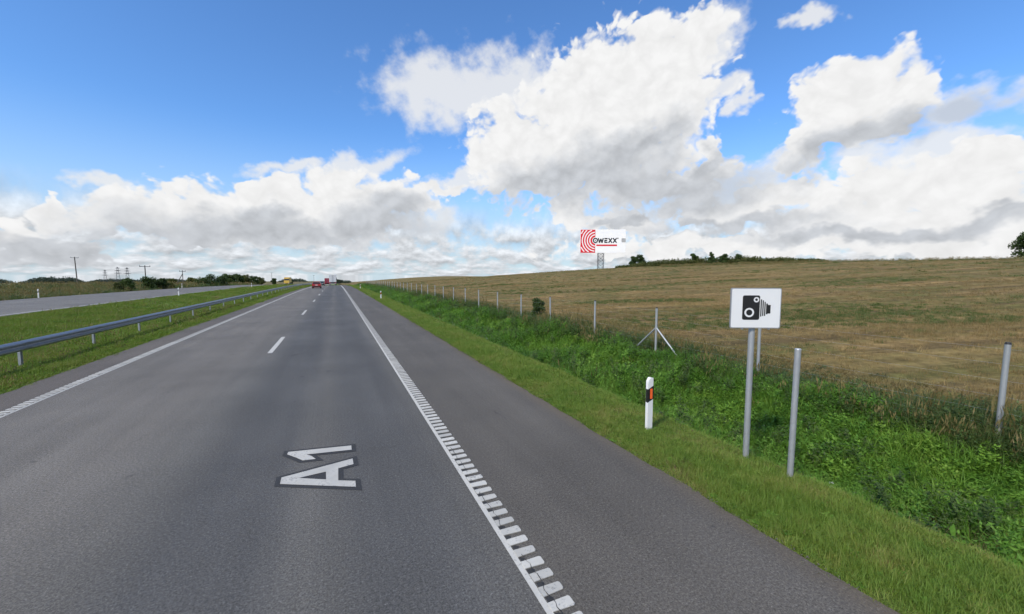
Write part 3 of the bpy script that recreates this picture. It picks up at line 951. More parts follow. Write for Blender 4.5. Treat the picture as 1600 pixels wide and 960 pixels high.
def stroke(pts, w):
    (x0, y0), (x1, y1) = pts
    dx, dy = x1 - x0, y1 - y0
    L = math.hypot(dx, dy); nx_, ny_ = -dy / L * w / 2, dx / L * w / 2
    return [(x0 + nx_, y0 + ny_), (x0 - nx_, y0 - ny_), (x1 - nx_, y1 - ny_), (x1 + nx_, y1 + ny_)]


lw = 1.75 * pxm
lt, lb_ = 371.2, 378.4                 # top and bottom of the lettering
BK = M['sign_black']
on_bill('letter_disc', [circle(*oc, 5.0 * pxm)], M['white_print'], .04)
on_bill('letter_o', [circle(*oc, 4.1 * pxm), circle(*oc, 2.2 * pxm)[::-1]], BK, .07)
on_bill('letter_dot', [circle(*oc, .9 * pxm)], BK, .07)


def letter(name, strokes):
    mb = MB()
    for i, s_ in enumerate(strokes):
        mb.prism(stroke([bp(*s_[0]), bp(*s_[1])], lw), .03 + .002 * i, lambda u, v, w: (u, v, w))
    o = mb.build(name, BK, pan)
    o.rotation_euler = (math.pi / 2, 0, 0); o.location = (0.3, -.34, PZ)


letter('letter_w', [((934.8, lt), (936.6, lb_)), ((936.6, lb_), (938.6, lt + 1)), ((938.6, lt + 1), (940.4, lb_)), ((940.4, lb_), (942.4, lt))])
letter('letter_e', [((944.2, lt + .7), (949, lt + .7)), ((944.2, (lt + lb_) / 2), (948.4, (lt + lb_) / 2)), ((944.2, lb_ - .7), (949, lb_ - .7)), ((944.9, (lt + lb_) / 2), (944.9, lb_ - .7))])
letter('letter_x', [((950.6, lt), (956, lb_)), ((956, lt), (950.6, lb_))])
letter('letter_x', [((957.6, lt), (963, lb_)), ((963, lt), (957.6, lb_))])
letter('trademark', [((964.2, lt + .3), (965.8, lt + .3))])
a_ = bp(931.7, 383.4); b_ = bp(963.8, 381)
on_bill('red_bar', [[(a_[0], a_[1]), (b_[0], a_[1]), (b_[0], b_[1]), (a_[0], b_[1])]], M['red_print'], .05)
a_ = bp(970.8, 377.6); b_ = bp(977.2, 371.4)
on_bill('grey_mark', [rrect(a_[0], a_[1], b_[0], b_[1], .3)], M['grey_print'], .03)
# lattice mast: four legs, rings and crossed braces
mw = 4.3 * pxm
mz = PZ - PH / 2
moff = (939.5 - 942) * pxm + .3
for sx_ in (-1, 1):
    for sy_ in (-1, 1):
        MB().tube((moff + sx_ * mw, .6 + sy_ * mw * .7, -1.2), (moff + sx_ * mw, .6 + sy_ * mw * .7, mz), .11, n=8).build('mast_leg', M['steel_dark'], bb)
nb = 5
for i in range(nb):
    z0, z1 = mz * i / nb, mz * (i + 1) / nb
    for sy_ in (-1, 1):
        yy = .6 + sy_ * mw * .7
        MB().tube((moff - mw, yy, z0), (moff + mw, yy, z1), .05, n=6).tube((moff + mw, yy, z0), (moff - mw, yy, z1), .05, n=6).tube((moff - mw, yy, z1 - .1), (moff + mw, yy, z1 - .1), .05, n=6).build('mast_brace', M['steel_dark'], bb)
    for sx_ in (-1, 1):
        xx = moff + sx_ * mw
        MB().tube((xx, .6 - mw * .7, z0), (xx, .6 + mw * .7, z1), .05, n=6).build('mast_brace', M['steel_dark'], bb)
MB().box((0.3, .45, PZ + PH * .3), (PW * .96, .18, .3)).box((0.3, .45, PZ - PH * .3), (PW * .96, .18, .3)).build('panel_frame', M['steel_dark'], bb)

# ------------------------------------------------------------------ poles and pylons
def at(az_deg, d):
    return d * math.sin(R_(az_deg)), d * math.cos(R_(az_deg))


PGR = 'utility poles in the meadow'


def util_pole(az, d, top, label, arm=.9, lean=0.0, strut=False, r=.13):
    x, y = at(az, d)
    z = h(x, y)
    t = thing('utility_pole', label, 'utility pole', (x, y, z), R_(-az), PGR)
    MB().tube((0, 0, -1.0), (lean * top, 0, top), r, r * .72, n=10).build('pole', M['wood'], t, smooth=True)
    MB().box((lean * top, -.02 - r, top - .25), (arm * 2, .1, .12)).build('crossarm', M['steel_dark'], t)
    for s_ in (-1, 0, 1):
        MB().tube((lean * top + s_ * arm * .9, -.02 - r, top - .2), (lean * top + s_ * arm * .9, -.02 - r, top + .08), .05, .035, 8).build('insulator', M['ceramic'], t)
    if strut:
        MB().tube((-2.3, 0, -1.0), (-.05, 0, top - 1.0), r, r * .8, n=10).build('strut', M['wood'], t, smooth=True)
    return t


util_pole(-23.57, 190, 9.3, 'tallest utility pole rising alone from the meadow at left', lean=-.02, r=.17)
util_pole(-18.66, 118, 5.25, 'utility pole standing behind the dark roadside bushes', r=.12)
util_pole(-15.63, 146, 4.7, 'utility pole with a slanting strut beside the opposite road', arm=.7, strut=True, r=.11)
util_pole(-7.17, 420, 10.5, 'thin distant utility pole above a small round dark tree', r=.14)
util_pole(-2.55, 330, 7.6, 'faint thin pole on the median side above the red car', r=.10, arm=.5)


def pylon(az, d, top, label, lean=0.0):
    x, y = at(az, d)
    t = thing('pylon', label, 'pylon', (x, y, h(x, y)), R_(-az), 'lattice pylons on the far skyline')
    wb, wt = top * .11, top * .018
    tops = lean * top
    for sx_ in (-1, 1):
        for sy_ in (-1, 1):
            MB().tube((sx_ * wb, sy_ * wb, -1), (tops + sx_ * wt, sy_ * wt, top), .28, .22, 5).build('tower_leg', M['steel_dark'], t)
    n = 6
    for i in range(n):
        f0, f1 = i / n, (i + 1) / n
        w0 = wb + (wt - wb) * f0; w1 = wb + (wt - wb) * f1
        for sy_ in (-1, 1):
            MB().tube((tops * f0 - w0, sy_ * w0, top * f0), (tops * f1 + w1, sy_ * w1, top * f1), .12, n=4).tube((tops * f0 + w0, sy_ * w0, top * f0), (tops * f1 - w1, sy_ * w1, top * f1), .12, n=4).build('lattice', M['steel_dark'], t)
    for zf, aw in ((.62, .2), (.78, .16), (.92, .12)):
        MB().prism([(-top * aw, top * zf), (0, top * zf - .5), (top * aw, top * zf), (0, top * zf + top * .03)], .5, lambda u, v, w: (u + tops * zf, w - .25, v)).build('crossarm', M['steel_dark'], t)


pylon(-21.65, 950, 23, 'small lattice pylon, leftmost of the three on the skyline')
pylon(-20.73, 900, 27, 'lattice pylon with wide arms, middle of the three on the skyline')
pylon(-20.03, 860, 25.3, 'lattice pylon, rightmost of the three on the skyline')

# ------------------------------------------------------------------ vehicles
def wheel(parent, x, y, r, w, side):
    mb = MB().tube((x - w / 2, y, r), (x + w / 2, y, r), r, n=20)
    t = mb.build('wheel', M['tyre'], parent, bevel=.02)
    MB().tube((x + side * (w / 2 - .02), y, r), (x + side * (w / 2 + .012), y, r), r * .6, r * .55, n=16).build('rim', M['rim'], t)


def car(x, y, label, paint, name='car', W=1.78, L=4.3, Hh=1.48):
    t = thing(name, label, 'car', (x, y, rd(x, y)), 0)
    hl = L / 2; w = W / 2
    # rear is at -Y (towards the camera)
    low = [(-hl, .32), (-hl - .03, .62), (-hl + .05, .92), (-hl + .25, .97), (hl - 1.15, .95), (hl - .25, .78), (hl, .60), (hl - .02, .25), (-hl + .05, .22)]
    MB().prism(low, W, lambda u, v, q_: ((q_ - w) * (1 if v < .85 else .95), u, v)).build('body', paint, t, bevel=.05, smooth=True)
    top = [(-hl + .12, .93), (-hl + .55, Hh - .05), (-hl + 1.0, Hh), (-hl + 2.0, Hh - .02), (hl - 1.25, .93)]
    MB().prism(top, W * .93, lambda u, v, q_: ((q_ - w * .93) * (1 - .22 * (v - .93) / (Hh - .93)), u, v)).build('roof', paint, t, bevel=.04, smooth=True)
    # glazing, a little proud of the shell
    def quad(nm, pts, mt, th=.012):
        a = Vector(pts[1]) - Vector(pts[0]); b_ = Vector(pts[3]) - Vector(pts[0]); n = a.cross(b_).normalized()
        v = [Vector(p) + n * .004 for p in pts] + [Vector(p) + n * (.004 + th) for p in pts]
        MB().add(v, [(3, 2, 1, 0), (4, 5, 6, 7), (0, 1, 5, 4), (1, 2, 6, 5), (2, 3, 7, 6), (3, 0, 4, 7)]).build(nm, mt, t)
    wt = w * .93 * .80
    quad('rear_window', [(-w * .80, -hl + .16, .99), (w * .80, -hl + .16, .99), (wt * .93, -hl + .51, Hh - .1), (-wt * .93, -hl + .51, Hh - .1)], M['glass'])
    quad('windscreen', [(w * .78, hl - 1.33, .98), (-w * .78, hl - 1.33, .98), (-wt * .9, -hl + 2.2, Hh - .09), (wt * .9, -hl + 2.2, Hh - .09)], M['glass'])
    for s_ in (-1, 1):
        xa, xb = s_ * w * .925, s_ * wt * 1.005
        pts = [(xa, -hl + .45, .98), (xa, hl - 1.5, .98), (xb, -hl + 1.95, Hh - .1), (xb, -hl + .75, Hh - .1)]
        quad('side_window', pts if s_ > 0 else [pts[1], pts[0], pts[3], pts[2]], M['glass'])
        MB().box((s_ * w * .78, -hl - .015, .80), (.3, .06, .17)).build('tail_light', M['tail'], t, bevel=.015)
        MB().box((s_ * w * .98, hl - 1.45, 1.0), (.2, .1, .13)).build('mirror', paint, t, bevel=.02)
        MB().box((s_ * w * .7, hl - .1, .66), (.36, .1, .14)).build('headlight', M['plate'], t, bevel=.02)
        wheel(t, s_ * (w - .11), -hl + .75, .32, .2, s_)
        wheel(t, s_ * (w - .11), hl - .85, .32, .2, s_)
    MB().box((0, -hl - .02, .42), (W * .95, .1, .2)).build('bumper', M['dark'], t, bevel=.03)
    MB().box((0, -hl - .045, .74), (.5, .02, .11)).build('number_plate', M['plate'], t)
    return t


car(-3.85, 99.0, 'red hatchback driving away in the left lane', M['red_car'])
car(-4.35, 152.0, 'small teal car far ahead in the left lane beside the white lorry', M['teal_car'], W=1.7, L=4.0, Hh=1.5)


def lorry(x, y, label, cab, box, Lb=11.5, Hb=4.0, facing=1, cat='lorry'):
    """articulated lorry; facing=1 drives away from the camera"""
    t = thing('lorry', label, cat, (x, y, rd(x, y)), 0 if facing > 0 else math.pi)
    W = 2.5
    y0 = 0.0                            # rear of the box
    MB().box((0, y0 + Lb / 2, (Hb + 1.15) / 2), (W, Lb, Hb - 1.15)).build('cargo_box', box, t, bevel=.04)
    for s_ in (-1, 1):
        MB().box((s_ * W * .245, y0 - .02, (Hb + 1.2) / 2), (W * .47, .05, Hb - 1.36)).build('rear_door', box, t, bevel=.01)
        for zz in (1.6, 2.5, 3.4):
            MB().box((s_ * (W / 2 - .05), y0 - .05, zz), (.09, .03, .07)).build('hinge', M['rim'], t)
        MB().tube((s_ * .12, y0 - .06, 1.25), (s_ * .12, y0 - .06, Hb - .15), .02, n=6).build('lock_rod', M['rim'], t)
        MB().box((s_ * .95, y0 - .04, .92), (.45, .06, .14)).build('tail_light', M['tail'], t, bevel=.01)
        MB().box((s_ * .9, y0 + 1.15, .42), (.5, .03, .5)).build('mud_flap', M['dark'], t)
        for k in range(3):
            wheel(t, s_ * (W / 2 - .22), y0 + 1.9 + 1.3 * k, .5, .36, s_)
    MB().box((0, y0 + .1, .52), (2.3, .1, .16)).build('underrun_bar', M['plate'], t, bevel=.01)
    MB().box((0, y0 + Lb / 2, 1.03), (1.1, Lb - .4, .22)).build('chassis', M['dark'], t)
    # cab
    yc = y0 + Lb + 1.7
    MB().prism([(-1.05, .75), (-1.05, 3.2), (-.7, 3.65), (.2, 3.65), (.95, 2.3), (1.05, 1.5), (1.05, .5), (-.2, .5)], 2.42, lambda u, v, q_: (q_ - 1.21, yc + u, v)).build('cab', cab, t, bevel=.06, smooth=True)
    MB().prism([(.46, 3.25), (.97, 2.35), (.985, 2.35), (.475, 3.25)], 2.2, lambda u, v, q_: (q_ - 1.1, yc + u, v)).build('windscreen', M['glass'], t)
    for s_ in (-1, 1):
        MB().box((s_ * 1.215, yc + .25, 2.4), (.02, .9, .75)).build('side_window', M['glass'], t)
        MB().box((s_ * 1.36, yc + .85, 2.5), (.14, .1, .75)).build('mirror', M['dark'], t, bevel=.02)
        MB().box((s_ * .9, yc + 1.06, .85), (.4, .05, .22)).build('headlight', M['plate'], t)
        wheel(t, s_ * (W / 2 - .2), yc + .15, .5, .32, s_)
        wheel(t, s_ * (W / 2 - .22), yc - 2.6, .5, .5, s_)
    MB().box((0, yc + 1.06, .6), (2.3, .1, .4)).build('bumper', M['dark'], t, bevel=.03)
    return t


lorry(-1.0, 166.0, 'white box lorry driving away in the right lane', M['truck_red'], M['trailer'])
lorry(-3.95, 226.0, 'dark red lorry farthest ahead in the left lane, partly behind the white lorry', M['truck_red'], M['truck_red'], Lb=9, Hb=3.7)
lorry(-23.4, 250.0, 'yellow lorry coming towards us on the opposite carriageway', M['yellow'], M['yellow'], facing=-1, Lb=9, Hb=3.9)

# ------------------------------------------------------------------ trees and bushes
def leaf_cloud(cent, rad, n, size, r_):
    """n small bent leaf clumps (two triangles each) through a set of ellipsoids"""
    cent = np.asarray(cent, float); rad = np.asarray(rad, float)
    vol = rad.prod(1) ** .8
    k = r_.choice(len(cent), n, p=vol / vol.sum())
    d = r_.normal(size=(n, 3)); d /= np.linalg.norm(d, axis=1)[:, None]
    p = cent[k] + d * rad[k] * (r_.random(n)[:, None] ** .45)
    a = r_.normal(size=(n, 3)); a /= np.linalg.norm(a, axis=1)[:, None]
    b_ = np.cross(a, r_.normal(size=(n, 3))); b_ /= np.linalg.norm(b_, axis=1)[:, None]
    s = size * (.6 + .8 * r_.random(n))[:, None]
    nrm = np.cross(a, b_)
    v = np.stack([p - a * s, p + b_ * s * .55 + nrm * s * .2, p + a * s, p - b_ * s * .55 + nrm * s * .2], 1).reshape(-1, 3)
    f = np.arange(4 * n).reshape(n, 4)
    tri = np.concatenate([f[:, [0, 1, 2]], f[:, [0, 2, 3]]])
    return v, tri


def crown_spheres(hh, w, base, n, r_, shape='round'):
    c = []; rd_ = []
    for i in range(n):
        t = (i + .5) / n
        z = base + (hh - base) * (.12 + .80 * t)
        if shape == 'cone': ww = w * (1 - .85 * t)
        elif shape == 'bush': ww = w * (1 - .45 * t)
        else: ww = w * math.sin(math.pi * (.22 + .66 * t)) ** .8
        a = r_.random() * 6.28; q_ = ww * (.25 + .5 * r_.random())
        c.append((math.cos(a) * q_, math.sin(a) * q_, z))
        rr = w * (.30 + .22 * r_.random()) * (1 - (.55 * t if shape == 'cone' else .15 * t))
        rd_.append((rr, rr, rr * (.75 if shape != 'cone' else .5)))
    return c, rd_


def plant(name, label, cat, x, y, hh, w, mt, seed, n=900, leaf=.3, base=.25, shape='round', group=None, stems=1, sink=0.0, nsph=12):
    r_ = np.random.default_rng(seed)
    t = thing(name, label, cat, (x, y, h(x, y) - sink), r_.random() * 6.28, group)
    c, rad = crown_spheres(hh, w, hh * base, nsph, r_, shape)
    v, f = leaf_cloud(c, rad, n, leaf, r_)
    link('crown' if stems == 1 else 'foliage', npmesh('crown', v, f), mt, t)
    mb = MB()
    tr = max(.03, hh * .022)
    for s_ in range(stems):
        ox, oy = (0, 0) if stems == 1 else (r_.uniform(-.3, .3) * w, r_.uniform(-.3, .3) * w)
        p0 = Vector((ox, oy, -.4)); p1 = Vector((ox * 1.1 + .02 * hh, oy * 1.1, hh * .45)); p2 = Vector((ox * 1.4, oy * 1.4 + .03 * hh, hh * .85))
        k = 1.0 if stems == 1 else .5
        mb.tube(p0, p1, tr * k, tr * .65 * k, 8).tube(p1, p2, tr * .65 * k, tr * .2 * k, 8)
        for j in range(0, len(c), 2):
            q_ = Vector(c[j]); b0 = p0.lerp(p2, min(.9, max(.3, (q_.z / hh) - .15)))
            mb.tube(b0, q_, tr * .3 * k, tr * .08 * k, 5)
    mb.build('trunk' if stems == 1 else 'stems', M['bark'], t)
    return t


LA, LBm, LC = M['leaf_a'], M['leaf_b'], M['leaf_c']


def pl_at(az, d):
    return at(az, d)


TG1 = 'bushes and trees beyond the opposite road'
for az, d, hh, w, mt, nm, lb in (
    (-20.75, 100, 1.66, 1.01, LC, 'bush', 'low bush beyond opposite road, left and lower of the leftmost pair'),
    (-20.1, 105, 2.40, 1.49, LBm, 'bush', 'round green bush beyond opposite road, right and taller of the leftmost pair'),
    (-18.45, 112, 2.63, 1.90, LA, 'bush', 'dark bush at foot of pole beyond opposite road, left of a touching pair'),
    (-17.5, 114, 2.35, 1.78, LA, 'bush', 'dark bush beyond opposite road, right of the touching pair by the pole'),
    (-16.7, 120, 1.37, 0.83, LC, 'bush', 'tiny olive bush between the dark bush pair and the strutted pole'),
    (-13.95, 148, 2.63, 2.38, LBm, 'bush', 'green bush at left end of the big clump beyond the opposite road'),
    (-13.0, 155, 3.55, 3.09, LA, 'bush', 'tallest dark bush in the middle of the clump beyond the opposite road'),
    (-12.2, 163, 3.32, 2.74, LA, 'bush', 'dark bush at right end of the big clump beyond the opposite road'),
):
    x, y = pl_at(az, d)
    plant(nm, lb, 'bush', x, y, hh, w, mt, int(d * 7), n=2600, leaf=.15, base=.0, shape='bush', group=TG1, stems=4, nsph=20)
for az, d, hh, w, mt, lb in (
    (-11.6, 205, 4.46, 3.09, LBm, 'leafy tree just right of the big bush clump, first of the row'),
    (-10.7, 235, 5.26, 3.33, LBm, 'leafy tree, second of the row trailing off by the opposite road'),
    (-9.85, 265, 5.72, 3.57, LC, 'olive tree, third of the row trailing off by the opposite road'),
    (-9.05, 305, 5.38, 3.57, LBm, 'leafy tree, fourth of the row trailing off by the opposite road'),
    (-8.4, 345, 5.26, 3.57, LC, 'olive tree, fifth and last of the row by the opposite road'),
    (-6.95, 350, 4.58, 2.38, LA, 'small round dark tree standing alone left of the yellow lorry'),
    (-5.3, 420, 3.89, 2.86, LBm, 'low tree just right of the yellow lorry'),
    (-14.9, 260, 3.66, 3.57, LC, 'low olive tree behind the strutted pole, nearer the bush clump'),
    (-16.6, 300, 3.43, 3.81, LC, 'low olive tree on skyline between the dark bush pair and the strutted pole'),
):
    x, y = pl_at(az, d)
    plant('tree', lb, 'tree', x, y, hh, w, mt, int(d * 3), n=2200, leaf=.32, base=.0, group=TG1, nsph=18)

# distant woods that read as one dark mass
def wood(az0, az1, d, hh, label, seed, mt='leaf_far', n=60):
    r_ = np.random.default_rng(seed)
    cc = []; rr = []
    for i in range(n):
        a = az0 + (az1 - az0) * (i + r_.random()) / n
        dd = d * (1 + .05 * r_.random())
        x, y = at(a, dd)
        e = min(1, 4 * min(i + 1, n - i) / n) ** .5
        q_ = hh * (.65 + .4 * r_.random()) * e
        cc.append((x, y, h(x, y) + q_ * .55)); rr.append((hh * .6, hh * .6, q_ * .5))
    v, f = leaf_cloud(cc, rr, n * 110, hh * .09, r_)
    o = link('distant_wood', npmesh('distant_wood', v, f), M[mt])
    tag(o, label, 'wood', kind='stuff')


wood(-30.5, -27.6, 1500, 14, 'dark distant wood on the skyline at the left picture edge', 1, n=30)
wood(-26.9, -23.2, 1400, 15.5, 'dark distant wood on the skyline beside the tallest pole', 2, n=50)
wood(-22.9, -18.6, 1300, 11, 'low distant wood on the skyline below the three pylons', 3, n=60)
wood(-18.4, -15.2, 800, 8, 'thin distant wood behind the pole and bushes', 4, n=40)
wood(-6.4, -3.4, 1300, 11, 'faint distant wood on the skyline above the opposite carriageway', 5, n=30)
wood(-.1, .75, 1500, 17, 'dark distant wood on the skyline right of the white lorry', 6, n=14)
wood(1.0, 1.75, 1100, 9.5, 'small distant wood where the right verge meets the skyline', 7, n=10)

# hedge and trees on the hill crest
HG = 'trees on the hill crest'
rh = np.random.default_rng(21)
cc = []; rr = []
for i in range(150):
    a = 38.4 + (61.5 - 38.4) * (i + rh.random()) / 150
    dd = 168 - (a - 38) * .75 + rh.uniform(-1.5, 1.5)
    x, y = at(a, dd)
    e = min(1, (a - 38.2) / 6, (62.5 - a) / 9)
    q_ = (1.0 + 1.7 * e) * rh.uniform(.85, 1.15)
    cc.append((x, y, h(x, y) + q_ * .4)); rr.append((1.5, 1.5, q_ * .62))
v, f = leaf_cloud(cc, rr, 22000, .24, rh)
hedge = link('hedge', npmesh('hedge', v, f), LC)
tag(hedge, 'long dark green hedge along the crest of the stubble hill', 'hedge')
for az, d, hh, w, mt, sh, lb in (
    (40.6, 168, 4.7, 2.0, LA, 'round', 'round tree on hill crest, left of the pair right of the billboard'),
    (41.5, 168, 5.1, 2.2, LA, 'round', 'round tree on hill crest, right of the pair right of the billboard'),
    (48.05, 160, 4.5, 1.8, LBm, 'round', 'rounded tree rising from middle of the crest hedge'),
    (50.1, 150, 4.6, 1.9, LA, 'cone', 'pointed dark tree standing in front of the crest hedge'),
    (51.5, 156, 3.9, 1.7, LA, 'round', 'low rounded tree just right of the pointed tree on the crest'),
    (53.2, 157, 3.6, 1.9, LA, 'round', 'rightmost low rounded tree in the crest hedge'),
):
    x, y = pl_at(az, d)
    plant('tree', lb, 'tree', x, y, hh, w, mt, int(az * 11), n=3200, leaf=.2, base=.0, shape=sh, group=HG, nsph=22)
x, y = pl_at(76.0, 160)
plant('tree', 'dark tree cut off by the right picture edge on the hill crest', 'tree', x, y, 7.6, 4.2, LA, 5, n=6500, leaf=.24, base=.0, group=HG, nsph=26)

plant('bush', 'dark round bush standing behind the fence posts at field edge', 'bush', 10.75, 20.6, 1.35, .62, LA, 77, n=3200, leaf=.05, base=.02, shape='bush', stems=6, nsph=18)

# ------------------------------------------------------------------ ground vegetation (instanced clumps)
def blade_clump(name, mt, n, rad, h0, h1, w, bend, r_, seg=2):
    v = []; f = []
    for i in range(n):
        a = r_.random() * 6.283; q_ = rad * math.sqrt(r_.random())
        bx_, by_ = math.cos(a) * q_, math.sin(a) * q_
        hh = r_.uniform(h0, h1); ang = r_.random() * 6.283
        lean = bend * r_.uniform(.2, 1.0); dx, dy = math.cos(ang), math.sin(ang)
        px_, py_ = -dy, dx
        ww = w * r_.uniform(.7, 1.3)
        o = len(v)
        for s_ in range(seg + 1):
            t = s_ / seg
            off = lean * hh * t * t; z = hh * (t - .25 * lean * t * t)
            k = ww * (1 - t ** 1.5) / 2
            if s_ == seg:
                v.append((bx_ + dx * off, by_ + dy * off, z))
            else:
                v.append((bx_ + dx * off - px_ * k, by_ + dy * off - py_ * k, z))
                v.append((bx_ + dx * off + px_ * k, by_ + dy * off + py_ * k, z))
        for s_ in range(seg - 1):
            a0 = o + 2 * s_
            f += [(a0, a0 + 1, a0 + 3), (a0, a0 + 3, a0 + 2)]
        a0 = o + 2 * (seg - 1)
        f.append((a0, a0 + 1, a0 + 2))
    me = npmesh(name, v, f); me.materials.append(mt)
    return me


def leafy_clump(name, mt, stems, rad, h0, h1, leaf, r_, per=9):
    v = []; f = []
    for i in range(stems):
        a = r_.random() * 6.283; q_ = rad * math.sqrt(r_.random())
        b0 = np.array([math.cos(a) * q_, math.sin(a) * q_, 0]); hh = r_.uniform(h0, h1)
        tip = b0 + np.array([r_.normal() * .15 * hh, r_.normal() * .15 * hh, hh])
        o = len(v)
        v += [b0 + (.003, 0, 0), b0 - (.003, 0, 0), tip]; f.append((o, o + 1, o + 2))
        for j in range(per):
            t = r_.uniform(.2, 1.0)
            p = b0 + (tip - b0) * t
            ang = r_.random() * 6.283; tilt = r_.uniform(-.5, .7)
            d = np.array([math.cos(ang) * math.cos(tilt), math.sin(ang) * math.cos(tilt), math.sin(tilt)])
            sd = np.array([-math.sin(ang), math.cos(ang), 0]); up = np.cross(d, sd)
            L = leaf * r_.uniform(.6, 1.35) * (1.15 - .45 * t); wd = L * r_.uniform(.18, .34)
            o = len(v)
            v += [p, p + d * L * .5 + sd * wd - up * .1 * L, p + d * L - up * -.12 * L, p + d * L * .5 - sd * wd - up * .1 * L]
            f += [(o, o + 1, o + 2), (o, o + 2, o + 3)]
    me = npmesh(name, np.array(v), f); me.materials.append(mt)
    return me


def flower_clump(name, r_):
    v = []; f = []
    for i in range(5):
        x, y = r_.normal(size=2) * .06; hh = r_.uniform(.28, .5)
        o = len(v); v += [(x - .003, y, 0), (x + .003, y, 0), (x, y, hh)]; f.append((o, o + 1, o + 2))
        for j in range(7):
            a = j * .9; q_ = .022 * math.sqrt(j)
            cx_, cy_ = x + math.cos(a) * q_, y + math.sin(a) * q_; z = hh + r_.uniform(0, .012); s_ = .011
            o = len(v); v += [(cx_ - s_, cy_, z), (cx_, cy_ - s_, z + .003), (cx_ + s_, cy_, z), (cx_, cy_ + s_, z + .003)]
            f += [(o, o + 1, o + 2), (o, o + 2, o + 3)]
    me = npmesh(name, np.array(v), f); me.materials.append(M['flower'])
    return me


def stalk_clump(name, mt, n, rad, h0, h1, r_):
    """thin dry stalks with a narrow seed head"""
    v = []; f = []
    for i in range(n):
        a = r_.random() * 6.283; q_ = rad * math.sqrt(r_.random())
        b0 = np.array([math.cos(a) * q_, math.sin(a) * q_, 0]); hh = r_.uniform(h0, h1)
        tip = b0 + np.array([r_.normal() * .12 * hh, r_.normal() * .12 * hh, hh]); ang = r_.random() * 3.14
        s_ = np.array([math.cos(ang), math.sin(ang), 0])
        o = len(v); v += [b0 - s_ * .003, b0 + s_ * .003, tip]; f.append((o, o + 1, o + 2))
        k = tip * .78 + b0 * .22; m_ = tip * .9 + b0 * .1
        o = len(v); v += [k, m_ + s_ * .013, tip + (0, 0, .03), m_ - s_ * .013]; f += [(o, o + 1, o + 2), (o, o + 2, o + 3)]
    me = npmesh(name, np.array(v), f); me.materials.append(mt)
    return me


def library(name, meshes):
    col = bpy.data.collections.new(name)
    for i, me in enumerate(meshes):
        o = bpy.data.objects.new('%s_%02d' % (name, i), me)
        col.objects.link(o)
    return col


def scatter(name, label, cat, pts, scale, idx, col, rot=None, tilt=.12):
    n = len(pts)
    me = bpy.data.meshes.new(name)
    me.vertices.add(n); me.vertices.foreach_set('co', np.asarray(pts, np.float32).ravel())
    if rot is None:
        rot = np.stack([rng.normal(0, tilt, n), rng.normal(0, tilt, n), rng.random(n) * 6.283], 1)
    sc3 = np.asarray(scale, np.float32)
    if sc3.ndim == 1: sc3 = np.repeat(sc3[:, None], 3, 1)
    a = me.attributes.new('rot', 'FLOAT_VECTOR', 'POINT'); a.data.foreach_set('vector', rot.astype(np.float32).ravel())
    a = me.attributes.new('scl', 'FLOAT_VECTOR', 'POINT'); a.data.foreach_set('vector', sc3.ravel())
    a = me.attributes.new('idx', 'INT', 'POINT'); a.data.foreach_set('value', np.asarray(idx, np.int32))
    o = link(name, me)
    tag(o, label, cat, kind='stuff')
    ng = bpy.data.node_groups.new(name, 'GeometryNodeTree')
    ng.interface.new_socket('Geometry', in_out='INPUT', socket_type='NodeSocketGeometry')
    ng.interface.new_socket('Geometry', in_out='OUTPUT', socket_type='NodeSocketGeometry')
    b = NB(ng)
    gi = b.n('NodeGroupInput'); go = b.n('NodeGroupOutput')
    ci = b.n('GeometryNodeCollectionInfo'); ci.inputs[0].default_value = col
    ci.inputs['Separate Children'].default_value = True; ci.inputs['Reset Children'].default_value = True
    def attr(nm, ty):
        q_ = b.n('GeometryNodeInputNamedAttribute'); q_.data_type = ty; q_.inputs[0].default_value = nm
        return q_.outputs[0]
    e2r = b.n('FunctionNodeEulerToRotation', {0: attr('rot', 'FLOAT_VECTOR')})
    ip = b.n('GeometryNodeInstanceOnPoints')
    ng.links.new(gi.outputs[0], ip.inputs['Points'])
    ng.links.new(ci.outputs[0], ip.inputs['Instance'])
    ip.inputs['Pick Instance'].default_value = True
    ng.links.new(attr('idx', 'INT'), ip.inputs['Instance Index'])
    ng.links.new(e2r.outputs[0], ip.inputs['Rotation'])
    ng.links.new(attr('scl', 'FLOAT_VECTOR'), ip.inputs['Scale'])
    ng.links.new(ip.outputs[0], go.inputs[0])
    md = o.modifiers.new('clumps', 'NODES'); md.node_group = ng
    return o


def area(x0, x1, y0, y1, dens, keep=None):
    n = int((x1 - x0) * (y1 - y0) * dens)
    x = rng.uniform(x0, x1, n); y = rng.uniform(y0, y1, n)
    # only what the camera could see from here or a step aside
    vis = (x * math.sin(R_(23.75)) + y * math.cos(R_(23.75))) > -.3
    a = np.degrees(np.arctan2(x, y + 2.0)) - 23.75
    vis &= np.abs(a) < 64
    if keep is not None: vis &= keep(x, y)
    return x[vis], y[vis]


def patchy(x, y, s=1.0, seed=0):
    return (np.sin(x * 1.7 * s + seed + 1.3 * np.sin(y * .9 * s)) + np.sin(y * 1.1 * s + 2 * seed + 1.7 * np.sin(x * .6 * s)) + np.sin((x + y) * .47 * s + seed)) / 3


